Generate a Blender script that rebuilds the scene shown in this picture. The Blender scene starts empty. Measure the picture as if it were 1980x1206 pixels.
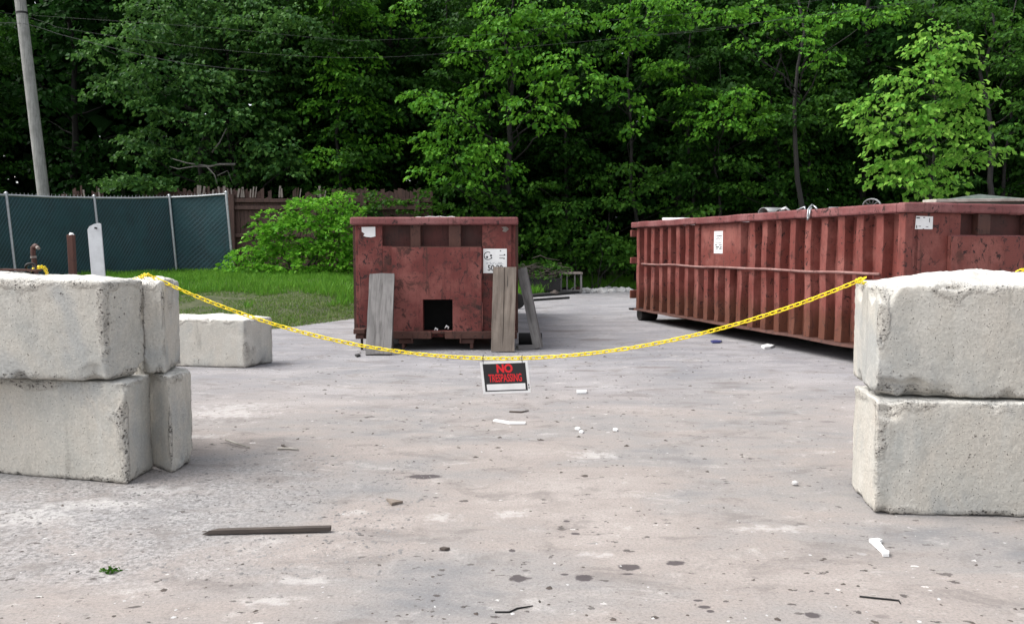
import bpy, bmesh, math, random
import numpy as np
from mathutils import Vector, Matrix, noise
from mathutils.bvhtree import BVHTree

S = bpy.context.scene
COL = S.collection
R = math.radians

# ------------------------------------------------------------------ camera
F, CX, CY, HCAM = 1600.0, 990.0, 603.0, 1.397
PITCH = math.atan(123 / F)
cam_d = bpy.data.cameras.new('camera')
cam = bpy.data.objects.new('camera', cam_d)
COL.objects.link(cam)
cam_d.sensor_fit = 'HORIZONTAL'
cam_d.sensor_width = 36.0
cam_d.lens = 36.0 * F / 1980.0
cam_d.clip_start, cam_d.clip_end = 0.05, 1000.0
cam.location = (0, 0, HCAM)
cam.rotation_euler = (math.pi / 2 - PITCH, 0, 0)
S.camera = cam

# ------------------------------------------------------------------ world and sun (bright overcast, light from upper left)
SUN = Vector((-0.66, -0.05, 0.95)).normalized()
w = bpy.data.worlds.new('World')
S.world = w
w.use_nodes = True
wn = w.node_tree
bg = wn.nodes['Background']
sky = wn.nodes.new('ShaderNodeTexSky')
sky.sky_type = 'NISHITA'
sky.sun_disc = False
sky.sun_elevation = math.asin(SUN.z)
sky.sun_rotation = math.atan2(SUN.x, SUN.y)
sky.dust_density = 3.0
hs = wn.nodes.new('ShaderNodeHueSaturation')
hs.inputs['Saturation'].default_value = 0.28
wn.links.new(sky.outputs[0], hs.inputs['Color'])
wn.links.new(hs.outputs[0], bg.inputs['Color'])
bg.inputs['Strength'].default_value = 0.14
sd = bpy.data.lights.new('sun', 'SUN')
sd.energy = 1.5
sd.angle = R(45)
sd.color = (1.0, 0.965, 0.92)
sun = bpy.data.objects.new('sun', sd)
COL.objects.link(sun)
sun.rotation_euler = SUN.to_track_quat('Z', 'Y').to_euler()
sun.location = (-10, -5, 20)
S.view_settings.view_transform = 'Standard'
S.view_settings.look = 'None'
S.view_settings.exposure = 1.08
S.view_settings.gamma = 1.0
S.cycles.max_bounces = 7
S.cycles.diffuse_bounces = 3
S.cycles.transmission_bounces = 3
S.cycles.transparent_max_bounces = 4

# ------------------------------------------------------------------ geometry of the view: pixel -> ray -> a real point
_up = Vector((0, math.sin(PITCH), math.cos(PITCH)))
_fw = Vector((0, math.cos(PITCH), -math.sin(PITCH)))
CAM = Vector((0, 0, HCAM))

def ray(px, py):
    return Vector((1, 0, 0)) * ((px - CX) / F) + _up * ((CY - py) / F) + _fw

def P(px, py, Y):
    d = ray(px, py)
    return CAM + d * (Y / d.y)

def G(px, py, z=0.0):
    d = ray(px, py)
    return CAM + d * ((z - HCAM) / d.z)

def sm(a, b, x):
    t = min(1, max(0, (x - a) / (b - a)))
    return t * t * (3 - 2 * t)

def edge_y(x):
    if x < -4.2:
        return 14.0 + 0.03 * (x + 4.2)
    if x < 2.3:
        return 14.0 + 2.08 * (x + 4.2)
    return 27.5 + 0.1 * (x - 2.3)

def bank(x, y):
    d = y - edge_y(x) + 0.35 * noise.noise((x * 0.8, y * 0.8, 3.1))
    k = 0.55 * (1 - sm(-5, 2, x)) + 0.10
    return -0.03 + k * sm(-0.2, 9.0, d) + (0.05 * min(1, max(0, d / 0.5))) + 2.5 * sm(30, 60, y) + 0.03 * noise.noise((x * 1.3, y * 1.3, 0))

# ------------------------------------------------------------------ node helpers
def mat(name):
    m = bpy.data.materials.new(name)
    m.use_nodes = True
    nt = m.node_tree
    return m, nt, nt.nodes['Principled BSDF']

def setin(nt, sock, v):
    if isinstance(v, bpy.types.NodeSocket):
        nt.links.new(v, sock)
    elif v is not None:
        if isinstance(v, (tuple, list)) and len(v) == 3 and sock.type == 'RGBA':
            v = (*v, 1.0)
        sock.default_value = v

def coord(nt, kind='Object', jitter=False):
    tc = nt.nodes.new('ShaderNodeTexCoord')
    o = tc.outputs[kind]
    if jitter:
        oi = nt.nodes.new('ShaderNodeObjectInfo')
        k = vm(nt, 'SCALE', (17.0, 31.0, 13.0), scale=oi.outputs['Random'])
        o = vm(nt, 'ADD', o, k)
    return o

def vm(nt, op, a, b=None, scale=None):
    n = nt.nodes.new('ShaderNodeVectorMath')
    n.operation = op
    setin(nt, n.inputs[0], a)
    if b is not None:
        setin(nt, n.inputs[1], b)
    if scale is not None:
        setin(nt, n.inputs['Scale'], scale)
    return n.outputs['Value'] if op in ('LENGTH', 'DOT_PRODUCT', 'DISTANCE') else n.outputs['Vector']

def ma(nt, op, a, b=None, clamp=False):
    n = nt.nodes.new('ShaderNodeMath')
    n.operation = op
    n.use_clamp = clamp
    setin(nt, n.inputs[0], a)
    if b is not None:
        setin(nt, n.inputs[1], b)
    return n.outputs[0]

def nz(nt, vec, scale, detail=4, rough=0.55, dist=0.0, stretch=None):
    if stretch:
        vec = vm(nt, 'MULTIPLY', vec, stretch)
    n = nt.nodes.new('ShaderNodeTexNoise')
    setin(nt, n.inputs['Vector'], vec)
    n.inputs['Scale'].default_value = scale
    n.inputs['Detail'].default_value = detail
    n.inputs['Roughness'].default_value = rough
    n.inputs['Distortion'].default_value = dist
    return n.outputs['Fac']

def vor(nt, vec, scale, feature='F1', out='Distance', stretch=None):
    if stretch:
        vec = vm(nt, 'MULTIPLY', vec, stretch)
    n = nt.nodes.new('ShaderNodeTexVoronoi')
    n.feature = feature
    setin(nt, n.inputs['Vector'], vec)
    n.inputs['Scale'].default_value = scale
    return n.outputs[out]

def rng_(nt, v, a, b, c=0.0, d=1.0):
    n = nt.nodes.new('ShaderNodeMapRange')
    n.interpolation_type = 'SMOOTHSTEP'
    setin(nt, n.inputs[0], v)
    n.inputs[1].default_value, n.inputs[2].default_value = a, b
    n.inputs[3].default_value, n.inputs[4].default_value = c, d
    return n.outputs[0]

def nzc(nt, vec, scale):
    n = nt.nodes.new('ShaderNodeTexNoise')
    setin(nt, n.inputs['Vector'], vec)
    n.inputs['Scale'].default_value = scale
    n.inputs['Detail'].default_value = 2
    return vm(nt, 'SUBTRACT', n.outputs['Color'], (0.5, 0.5, 0.5))

def mx(nt, f, a, b, blend='MIX'):
    n = nt.nodes.new('ShaderNodeMix')
    n.data_type = 'RGBA'
    n.blend_type = blend
    setin(nt, n.inputs[0], f)
    setin(nt, n.inputs[6], a)
    setin(nt, n.inputs[7], b)
    return n.outputs[2]

def ramp(nt, f, stops):
    n = nt.nodes.new('ShaderNodeValToRGB')
    cr = n.color_ramp
    while len(cr.elements) < len(stops):
        cr.elements.new(0.5)
    for e, (p, c) in zip(cr.elements, stops):
        e.position = p
        e.color = (*c, 1)
    setin(nt, n.inputs[0], f)
    return n.outputs[0]

def bump(nt, bsdf, h, strength=0.5, dist=0.01):
    n = nt.nodes.new('ShaderNodeBump')
    n.inputs['Strength'].default_value = strength
    n.inputs['Distance'].default_value = dist
    setin(nt, n.inputs['Height'], h)
    nt.links.new(n.outputs[0], bsdf.inputs['Normal'])

def plain(name, c, rough=0.6, metal=0.0, var=0.25, scale=12.0, bmp=0.15):
    m, nt, b = mat(name)
    v = coord(nt, jitter=True)
    f = nz(nt, v, scale, 5, 0.6)
    dark = tuple(x * (1 - var) for x in c)
    lite = tuple(min(1, x * (1 + var)) for x in c)
    setin(nt, b.inputs['Base Color'], ramp(nt, f, [(0.3, dark), (0.7, lite)]))
    b.inputs['Roughness'].default_value = rough
    b.inputs['Metallic'].default_value = metal
    bump(nt, b, f, bmp, 0.004)
    return m

# ------------------------------------------------------------------ materials
def concrete_mat():
    m, nt, b = mat('weathered_concrete')
    v = coord(nt, jitter=True)
    big = nz(nt, v, 1.6, 5, 0.6)
    mid = nz(nt, v, 6.0, 6, 0.65)
    fine = nz(nt, v, 60.0, 5, 0.7)
    streak = nz(nt, v, 3.0, 5, 0.65, stretch=(2.2, 2.2, 0.35))
    c = ramp(nt, big, [(0.32, (0.42, 0.42, 0.395)), (0.45, (0.515, 0.495, 0.445)), (0.56, (0.55, 0.515, 0.455)), (0.70, (0.455, 0.455, 0.425))])
    c = mx(nt, rng_(nt, streak, 0.5, 0.72), c, (0.56, 0.54, 0.49))
    c = mx(nt, rng_(nt, streak, 0.45, 0.28, 0, 0.7), c, (0.32, 0.305, 0.27))
    c = mx(nt, rng_(nt, mid, 0.56, 0.74, 0, 0.6), c, (0.61, 0.59, 0.54))
    c = mx(nt, rng_(nt, nz(nt, v, 2.3, 5, 0.7), 0.62, 0.76, 0, 0.55), c, (0.30, 0.23, 0.19))
    geo = nt.nodes.new('ShaderNodeNewGeometry')
    att = nt.nodes.new('ShaderNodeAttribute'); att.attribute_name = 'wear'
    wear = rng_(nt, ma(nt, 'ADD', att.outputs['Fac'], ma(nt, 'MULTIPLY', ma(nt, 'SUBTRACT', mid, 0.5), 1.4)), 0.25, 0.6)
    c = mx(nt, ma(nt, 'MULTIPLY', wear, 0.55), c, (0.52, 0.49, 0.44))
    patch = nz(nt, v, 1.1, 5, 0.62, 0.5, stretch=(1, 1, 0.7))
    c = mx(nt, rng_(nt, patch, 0.50, 0.60, 0, 0.6), c, (0.37, 0.385, 0.385))
    c = mx(nt, rng_(nt, nz(nt, v, 2.4, 6, 0.7, 0.8), 0.55, 0.68, 0, 0.5), c, (0.63, 0.605, 0.55))
    flake = nz(nt, v, 13.0, 6, 0.7, 0.6)
    c = mx(nt, ma(nt, 'MULTIPLY', rng_(nt, flake, 0.57, 0.60), ma(nt, 'ADD', ma(nt, 'MULTIPLY', wear, 0.55), 0.04)), c, (0.64, 0.61, 0.55))
    c = mx(nt, ma(nt, 'MULTIPLY', rng_(nt, flake, 0.40, 0.375), ma(nt, 'MULTIPLY', wear, 0.45)), c, (0.27, 0.25, 0.22))
    pit = vor(nt, v, 30.0)
    pitmask = ma(nt, 'MAXIMUM', rng_(nt, nz(nt, v, 4.0, 3, 0.6), 0.58, 0.74), wear)
    pits = ma(nt, 'MULTIPLY', rng_(nt, pit, 0.24, 0.10), pitmask)
    pit2 = ma(nt, 'MULTIPLY', rng_(nt, vor(nt, v, 75.0), 0.3, 0.1), ma(nt, 'MAXIMUM', rng_(nt, fine, 0.5, 0.62), wear))
    pit3 = ma(nt, 'MULTIPLY', rng_(nt, vor(nt, v, 42.0, stretch=(1, 1, 1.5)), 0.36, 0.2), ma(nt, 'MULTIPLY', wear, rng_(nt, nz(nt, v, 15.0, 3, 0.6), 0.50, 0.60)))
    pits = ma(nt, 'MAXIMUM', ma(nt, 'MAXIMUM', pits, ma(nt, 'MULTIPLY', pit2, 0.6)), pit3)
    c = mx(nt, ma(nt, 'MULTIPLY', pits, 0.85), c, (0.07, 0.06, 0.055))
    c = mx(nt, rng_(nt, fine, 0.35, 0.68), mx(nt, 0.25, c, (0.15, 0.14, 0.13)), c)
    # upward faces paler: lime tone plus overhead light put into the colour
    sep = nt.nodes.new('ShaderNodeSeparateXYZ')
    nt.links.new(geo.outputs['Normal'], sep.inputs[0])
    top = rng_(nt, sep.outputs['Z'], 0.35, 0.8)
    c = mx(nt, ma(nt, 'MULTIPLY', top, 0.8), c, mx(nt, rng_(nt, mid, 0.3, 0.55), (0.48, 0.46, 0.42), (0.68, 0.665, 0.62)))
    setin(nt, b.inputs['Base Color'], c)
    b.inputs['Roughness'].default_value = 0.93
    b.inputs['Specular IOR Level'].default_value = 0.2
    h = ma(nt, 'ADD', ma(nt, 'MULTIPLY', nz(nt, v, 22.0, 6, 0.75), ma(nt, 'ADD', ma(nt, 'MULTIPLY', wear, 1.2), 0.25)), ma(nt, 'MULTIPLY', fine, 0.35))
    h = ma(nt, 'SUBTRACT', h, ma(nt, 'ADD', ma(nt, 'MULTIPLY', pits, 0.9), ma(nt, 'MULTIPLY', ma(nt, 'MULTIPLY', rng_(nt, flake, 0.40, 0.34), wear), 0.4)))
    bump(nt, b, h, 1.0, 0.016)
    return m

def paint_mat(name, base=(0.285, 0.088, 0.08), fade=(0.36, 0.14, 0.13), rustc=(0.13, 0.055, 0.035), black=(0.035, 0.022, 0.02), chips=0.60, rusty=0.58, low=None, lowc=(0.20, 0.085, 0.045)):
    m, nt, b = mat(name)
    v = coord(nt, jitter=True)
    a = nz(nt, v, 2.2, 6, 0.65)
    streak = nz(nt, v, 5.0, 5, 0.7, stretch=(2.0, 2.0, 0.22))
    c = mx(nt, rng_(nt, a, 0.4, 0.66), base, fade)
    c = mx(nt, rng_(nt, streak, 0.52, 0.72, 0, 0.55), c, tuple(x * 0.5 for x in base))
    if low:
        sep = nt.nodes.new('ShaderNodeSeparateXYZ')
        nt.links.new(coord(nt), sep.inputs[0])
        lo = ma(nt, 'ADD', sep.outputs['Z'], ma(nt, 'MULTIPLY', streak, -0.7))
        c = mx(nt, rng_(nt, lo, low, low - 0.35, 0, 0.8), c, lowc)
    ru = nz(nt, v, 3.6, 7, 0.72, 0.4)
    c = mx(nt, rng_(nt, ru, rusty, rusty + 0.1, 0, 0.85), c, rustc)
    ch = nz(nt, v, 11.0, 6, 0.72, 0.8)
    scr = nz(nt, v, 8.0, 6, 0.75, 1.6, stretch=(1.5, 1.5, 0.5))
    cm = ma(nt, 'MAXIMUM', rng_(nt, ch, chips, chips + 0.04), rng_(nt, scr, chips + 0.03, chips + 0.055))
    clus = rng_(nt, nz(nt, v, 1.5, 3, 0.6), 0.36, 0.56, 0.2, 1.0)
    cm = ma(nt, 'MULTIPLY', cm, clus)
    c = mx(nt, ma(nt, 'MULTIPLY', cm, 0.92), c, black)
    drip = nz(nt, v, 7.0, 4, 0.75, 0.15, stretch=(2.4, 2.4, 0.10))
    c = mx(nt, rng_(nt, drip, 0.58, 0.68, 0, 0.65), c, rustc)
    fine = nz(nt, v, 90.0, 3, 0.6)
    c = mx(nt, rng_(nt, fine, 0.35, 0.65, 0.22, 0.0), c, (0.05, 0.03, 0.03))
    setin(nt, b.inputs['Base Color'], c)
    setin(nt, b.inputs['Roughness'], rng_(nt, a, 0.3, 0.7, 0.55, 0.8))
    b.inputs['Specular IOR Level'].default_value = 0.3
    bump(nt, b, ma(nt, 'SUBTRACT', ma(nt, 'MULTIPLY', a, 0.8), ma(nt, 'MULTIPLY', cm, 0.35)), 0.5, 0.012)
    return m

def wood_mat(name, lite, dark, axis='Z', crack=0.66):
    m, nt, b = mat(name)
    v = coord(nt, jitter=True)
    st = {'Z': (9, 9, 0.7), 'X': (0.7, 9, 9), 'Y': (9, 0.7, 9)}[axis]
    g = nz(nt, v, 3.0, 6, 0.65, 0.6, stretch=st)
    big = nz(nt, v, 3.5, 4, 0.6)
    c = ramp(nt, g, [(0.3, dark), (0.52, lite), (0.75, tuple(min(1, x * 1.25) for x in lite))])
    c = mx(nt, rng_(nt, big, 0.4, 0.7, 0, 0.6), c, tuple(x * 0.55 for x in lite))
    line = nz(nt, v, 5.0, 3, 0.7, 0.3, stretch=tuple(x * 0.8 if x > 1 else 0.25 for x in st))
    c = mx(nt, rng_(nt, line, crack, crack + 0.06, 0, 0.85), c, (0.03, 0.025, 0.022))
    setin(nt, b.inputs['Base Color'], c)
    b.inputs['Roughness'].default_value = 0.85
    bump(nt, b, g, 0.5, 0.006)
    return m

def leaf_mat(name, dark, mid, lite, trans=0.35, spec=0.12):
    m, nt, b = mat(name)
    geo = nt.nodes.new('ShaderNodeNewGeometry')
    oi = nt.nodes.new('ShaderNodeObjectInfo')
    big = nz(nt, coord(nt), 0.5, 3, 0.6)
    f = ma(nt, 'ADD', ma(nt, 'MULTIPLY', geo.outputs['Random Per Island'], 0.65), ma(nt, 'MULTIPLY', big, 0.5))
    c = ramp(nt, f, [(0.12, dark), (0.55, mid), (0.95, lite)])
    setin(nt, b.inputs['Base Color'], c)
    b.inputs['Roughness'].default_value = 0.5
    b.inputs['Specular IOR Level'].default_value = spec
    tr = nt.nodes.new('ShaderNodeBsdfTranslucent')
    setin(nt, tr.inputs['Color'], mx(nt, 0.5, c, lite))
    ms = nt.nodes.new('ShaderNodeMixShader')
    ms.inputs[0].default_value = trans
    nt.links.new(b.outputs[0], ms.inputs[1])
    nt.links.new(tr.outputs[0], ms.inputs[2])
    nt.links.new(ms.outputs[0], nt.nodes['Material Output'].inputs['Surface'])
    return m

M = {}
M['concrete'] = concrete_mat()
M['red'] = paint_mat('dark_red_paint', base=(0.145, 0.031, 0.026), fade=(0.245, 0.082, 0.069), rustc=(0.055, 0.022, 0.016), black=(0.014, 0.008, 0.008), chips=0.56, rusty=0.52)
M['red2'] = paint_mat('faded_red_paint', base=(0.185, 0.047, 0.037), fade=(0.275, 0.097, 0.079), rustc=(0.075, 0.028, 0.02), black=(0.014, 0.008, 0.008), low=0.42, chips=0.575, rusty=0.58, lowc=(0.115, 0.045, 0.024))
M['rim'] = paint_mat('rim_paint', base=(0.19, 0.058, 0.057), fade=(0.26, 0.11, 0.107), rustc=(0.08, 0.03, 0.022), black=(0.016, 0.01, 0.01), rusty=0.57, chips=0.57)
M['recesspanel'] = paint_mat('dark_recess_paint', base=(0.055, 0.02, 0.016), fade=(0.095, 0.032, 0.028), rustc=(0.02, 0.012, 0.01), black=(0.01, 0.007, 0.006), chips=0.60)  # darker red-brown than the end skin, for the set-back panels
M['rust'] = paint_mat('rusty_steel', base=(0.07, 0.029, 0.021), fade=(0.105, 0.047, 0.035), rustc=(0.035, 0.018, 0.013), black=(0.012, 0.008, 0.008), chips=0.58)
M['black'] = plain('matte_black', (0.0060, 0.0055, 0.0055), 0.8, var=0.4)  # one plain near-black for cavity, rails, roller and wires
M['darksteel'] = plain('dark_steel', (0.0180, 0.0168, 0.0162), 0.55, 0.3, var=0.4)
M['galv'] = plain('galvanised_steel', (0.3850, 0.4004, 0.4158), 0.42, 0.6, var=0.15)
M['rubber'] = plain('black_rubber', (0.0108, 0.0108, 0.0108), 0.8)
M['paper'] = plain('white_paper', (0.8, 0.8, 0.79), 0.6, var=0.06)
M['whiteplastic'] = plain('white_plastic', (0.78, 0.78, 0.77), 0.4, var=0.06)
M['ink'] = plain('black_ink', (0.015, 0.015, 0.017), 0.6, var=0.2)
M['redink'] = plain('red_ink', (0.72, 0.012, 0.02), 0.5, var=0.08)
M['greyink'] = plain('faded_ink', (0.33, 0.35, 0.37), 0.6, var=0.2)
M['yellow'] = plain('yellow_plastic', (0.86, 0.66, 0.008), 0.38, var=0.06, bmp=0.05)
M['plank_grey'] = wood_mat('weathered_grey_wood', (0.1914, 0.1815, 0.1749), (0.0858, 0.0792, 0.0759))
M['plank_tan'] = wood_mat('weathered_tan_wood', (0.2244, 0.1848, 0.1518), (0.1056, 0.0792, 0.0627), crack=0.62)
M['stick'] = wood_mat('dark_old_wood', (0.0850, 0.0675, 0.0575), (0.0300, 0.0250, 0.0225), axis='X')
M['pole'] = wood_mat('grey_pole_wood', (0.2982, 0.2982, 0.2821), (0.1612, 0.1612, 0.1531))
M['fencewood'] = wood_mat('brown_fence_wood', (0.0846, 0.0464, 0.0372), (0.0328, 0.0186, 0.0164))
M['picket'] = wood_mat('pale_splintered_wood', (0.2520, 0.2160, 0.1920), (0.1200, 0.0960, 0.0840))
M['bark'] = wood_mat('bark', (0.0163, 0.0144, 0.0125), (0.0058, 0.0050, 0.0042))
M['deadwood'] = wood_mat('bleached_branch', (0.17, 0.16, 0.145), (0.085, 0.08, 0.07))
M['palewood'] = wood_mat('pale_stripped_wood', (0.46, 0.43, 0.38), (0.3, 0.27, 0.23), axis='X', crack=0.8)
M['tiebar'] = paint_mat('rubbed_rail_paint', base=(0.26, 0.13, 0.115), fade=(0.36, 0.22, 0.2), rustc=(0.12, 0.05, 0.035), black=(0.03, 0.02, 0.018), rusty=0.62, chips=0.62)
M['stone'] = plain('pale_stone', (0.4650, 0.4575, 0.4500), 0.9, var=0.25, scale=5, bmp=0.5)
M['tarp'] = plain('grey_green_tarp', (0.1200, 0.1500, 0.1260), 0.6)
M['greyplastic'] = plain('grey_plastic', (0.1750, 0.1820, 0.1820), 0.5)
M['cable'] = plain('grey_cable', (0.0525, 0.0542, 0.0560), 0.5, var=0.1)
M['leaf_maple'] = leaf_mat('maple_leaf', (0.0225, 0.0870, 0.0098), (0.0632, 0.2106, 0.0168), (0.1685, 0.3931, 0.0365))
M['leaf_left'] = leaf_mat('shaded_maple_leaf', (0.014, 0.048, 0.014), (0.04, 0.12, 0.026), (0.115, 0.245, 0.05))  # darker copy of the maple leaf, shade put into the colour
M['leaf_bright'] = leaf_mat('sapling_leaf', (0.0403, 0.1437, 0.0149), (0.1207, 0.3220, 0.0322), (0.2990, 0.5290, 0.0862), 0.38)
M['leaf_shrub'] = leaf_mat('shrub_leaf', (0.0336, 0.1456, 0.0112), (0.1008, 0.3136, 0.0202), (0.2240, 0.4928, 0.0504), 0.38)
M['leaf_dark'] = leaf_mat('forest_leaf', (0.0062, 0.0264, 0.0053), (0.0132, 0.0493, 0.0088), (0.0299, 0.0924, 0.0158), 0.3, 0.05)  # shade inside the wood put into the leaf colour
M['leaf_deep'] = leaf_mat('deep_forest_leaf', (0.004, 0.016, 0.005), (0.008, 0.028, 0.007), (0.015, 0.046, 0.011), 0.2, 0.05)  # darkest leaf tone, gloom of the far wood painted in
M['leaf_vine'] = leaf_mat('vine_leaf', (0.0138, 0.0517, 0.0069), (0.0345, 0.1092, 0.0126), (0.0862, 0.2070, 0.0230))
M['leaf_mid'] = leaf_mat('dim_maple_leaf', (0.0076, 0.0291, 0.0046), (0.0168, 0.0597, 0.0076), (0.0421, 0.1148, 0.0138), 0.35, 0.08)  # maple leaf dimmed in its colour to stand back in shade
M['grass'] = leaf_mat('grass_blade', (0.0405, 0.1350, 0.0135), (0.0945, 0.2565, 0.0243), (0.1890, 0.3780, 0.0473), 0.3)
M['drygrass'] = leaf_mat('short_dry_grass', (0.0517, 0.1265, 0.0184), (0.1035, 0.2070, 0.0345), (0.2300, 0.2875, 0.0978), 0.3)

# ------------------------------------------------------------------ mesh helpers
ROOTM = {}

def tag(o, label=None, cat=None, group=None, kind=None):
    if label: o['label'] = label
    if cat: o['category'] = cat
    if group: o['group'] = group
    if kind: o['kind'] = kind
    return o

def thing(name, loc, label, cat, group=None, mtx=None):
    o = bpy.data.objects.new(name, None)
    COL.objects.link(o)
    o.empty_display_size = 0.2
    mw = mtx if mtx is not None else Matrix.Translation(Vector(loc))
    o.matrix_world = mw
    ROOTM[o.name] = mw.copy()
    return tag(o, label, cat, group)

class MB:
    def __init__(s):
        s.v, s.f, s.mi = [], [], []
    def add(s, vs, fs, mi=0):
        n = len(s.v)
        s.v += [Vector(x) for x in vs]
        s.f += [tuple(i + n for i in f) for f in fs]
        s.mi += [mi] * len(fs)
        return s
    def box(s, a, b, mi=0):
        (x0, y0, z0), (x1, y1, z1) = a, b
        x0, x1 = min(x0, x1), max(x0, x1); y0, y1 = min(y0, y1), max(y0, y1); z0, z1 = min(z0, z1), max(z0, z1)
        vs = [(x0, y0, z0), (x1, y0, z0), (x1, y1, z0), (x0, y1, z0), (x0, y0, z1), (x1, y0, z1), (x1, y1, z1), (x0, y1, z1)]
        fs = [(0, 3, 2, 1), (4, 5, 6, 7), (0, 1, 5, 4), (1, 2, 6, 5), (2, 3, 7, 6), (3, 0, 4, 7)]
        return s.add(vs, fs, mi)
    def hexa(s, vs, mi=0):  # 4 bottom, 4 top (counter-clockwise)
        return s.add(vs, [(0, 3, 2, 1), (4, 5, 6, 7), (0, 1, 5, 4), (1, 2, 6, 5), (2, 3, 7, 6), (3, 0, 4, 7)], mi)
    def bar(s, p, q, wd, th, side=Vector((1, 0, 0)), mi=0):
        p, q = Vector(p), Vector(q)
        t = (q - p).normalized()
        a = (side - t * side.dot(t)).normalized() * (wd / 2)
        b = t.cross(a).normalized() * (th / 2)
        vs = [p - a - b, p + a - b, p + a + b, p - a + b, q - a - b, q + a - b, q + a + b, q - a + b]
        return s.hexa(vs, mi)
    def tube(s, pts, rad, n=8, cap=True, mi=0, closed=False):
        pts = [Vector(p) for p in pts]
        if not isinstance(rad, (list, tuple)):
            rad = [rad] * len(pts)
        base = len(s.v)
        prev = None
        N = len(pts)
        for i, p in enumerate(pts):
            if closed:
                t = pts[(i + 1) % N] - pts[i - 1]
            else:
                t = pts[min(i + 1, N - 1)] - pts[max(i - 1, 0)]
            t = t.normalized()
            if prev is None:
                u = t.orthogonal().normalized()
            else:
                u = (prev - t * prev.dot(t)).normalized()
            prev = u
            b = t.cross(u)
            for k in range(n):
                a = 2 * math.pi * k / n
                s.v.append(p + (u * math.cos(a) + b * math.sin(a)) * rad[i])
        M_ = N if closed else N - 1
        for i in range(M_):
            j = (i + 1) % N
            for k in range(n):
                k2 = (k + 1) % n
                s.f.append((base + i * n + k, base + i * n + k2, base + j * n + k2, base + j * n + k))
                s.mi.append(mi)
        if cap and not closed:
            s.f.append(tuple(base + k for k in range(n))[::-1]); s.mi.append(mi)
            s.f.append(tuple(base + (N - 1) * n + k for k in range(n))); s.mi.append(mi)
        return s
    def ring(s, a, b, c, d, y0, y1, mi=0):
        """panel in the xz plane with a rectangular hole: outer (a=(x,z) low, b=high), inner (c low, d high), thickness y0..y1"""
        o = [(a[0], a[1]), (b[0], a[1]), (b[0], b[1]), (a[0], b[1])]
        i_ = [(c[0], c[1]), (d[0], c[1]), (d[0], d[1]), (c[0], d[1])]
        vs = [(x, y0, z) for x, z in o] + [(x, y0, z) for x, z in i_] + [(x, y1, z) for x, z in o] + [(x, y1, z) for x, z in i_]
        fs = []
        for k in range(4):
            n = (k + 1) % 4
            fs += [(k, n, 4 + n, 4 + k), (8 + n, 8 + k, 12 + k, 12 + n), (n, k, 8 + k, 8 + n), (4 + k, 4 + n, 12 + n, 12 + k)]
        return s.add(vs, fs, mi)
    def build(s, name, mats, parent=None, local=False, loc=None, smooth=False, bevel=0.0, seg=2):
        me = bpy.data.meshes.new(name)
        if parent is not None and not local:
            inv = ROOTM[parent.name].inverted()
            vs = [inv @ x for x in s.v]
        elif loc is not None:
            vs = [x - Vector(loc) for x in s.v]
        else:
            vs = s.v
        me.from_pydata([tuple(x) for x in vs], [], s.f)
        if not isinstance(mats, (list, tuple)):
            mats = [mats]
        for m in mats:
            me.materials.append(m)
        if len(mats) > 1:
            me.polygons.foreach_set('material_index', s.mi)
        if smooth:
            me.polygons.foreach_set('use_smooth', [True] * len(me.polygons))
        me.update()
        o = bpy.data.objects.new(name, me)
        COL.objects.link(o)
        if parent is not None:
            o.parent = parent
            ROOTM[o.name] = ROOTM[parent.name]
        elif loc is not None:
            o.location = loc
            ROOTM[o.name] = Matrix.Translation(Vector(loc))
        if bevel:
            bv = o.modifiers.new('bevel', 'BEVEL')
            bv.width = bevel; bv.segments = seg; bv.limit_method = 'ANGLE'; bv.angle_limit = R(40)
        return o

def text_mesh(name, txt, size, mtx, material, parent, sx=1.0, bold=0.0, depth=0.0008):
    c = bpy.data.curves.new('lettering', 'FONT')
    c.body = txt; c.size = size; c.align_x = 'CENTER'; c.align_y = 'CENTER'
    c.offset = bold; c.extrude = depth
    t = bpy.data.objects.new('lettering_curve', c)
    COL.objects.link(t)
    dg = bpy.context.evaluated_depsgraph_get()
    me = bpy.data.meshes.new_from_object(t.evaluated_get(dg))
    bpy.data.objects.remove(t)
    me.transform(Matrix.Diagonal((sx, 1, 1, 1)))
    me.transform(ROOTM[parent.name].inverted() @ mtx if parent else mtx)
    me.materials.clear(); me.materials.append(material)
    o = bpy.data.objects.new(name, me)
    COL.objects.link(o)
    o.parent = parent
    ROOTM[o.name] = ROOTM[parent.name]
    return o

def fast_mesh(name, V, T, material, parent=None, loc=None):
    me = bpy.data.meshes.new(name)
    V = np.asarray(V, np.float32)
    T = np.asarray(T, np.int32)
    off = None
    if parent is not None:
        off = np.array(ROOTM[parent.name].translation, np.float32)
    elif loc is not None:
        off = np.array(loc, np.float32)
    if off is not None:
        V = V - off
    me.vertices.add(len(V)); me.vertices.foreach_set('co', V.ravel())
    me.loops.add(T.size); me.loops.foreach_set('vertex_index', T.ravel())
    k = T.shape[1]
    me.polygons.add(len(T)); me.polygons.foreach_set('loop_start', np.arange(0, T.size, k, dtype=np.int32))
    me.materials.append(material)
    me.update(calc_edges=True)
    o = bpy.data.objects.new(name, me)
    COL.objects.link(o)
    if parent is not None:
        o.parent = parent
    elif loc is not None:
        o.location = loc
    return o

# ------------------------------------------------------------------ foliage
def norm(a):
    return a / np.maximum(np.linalg.norm(a, axis=1, keepdims=True), 1e-9)

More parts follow.
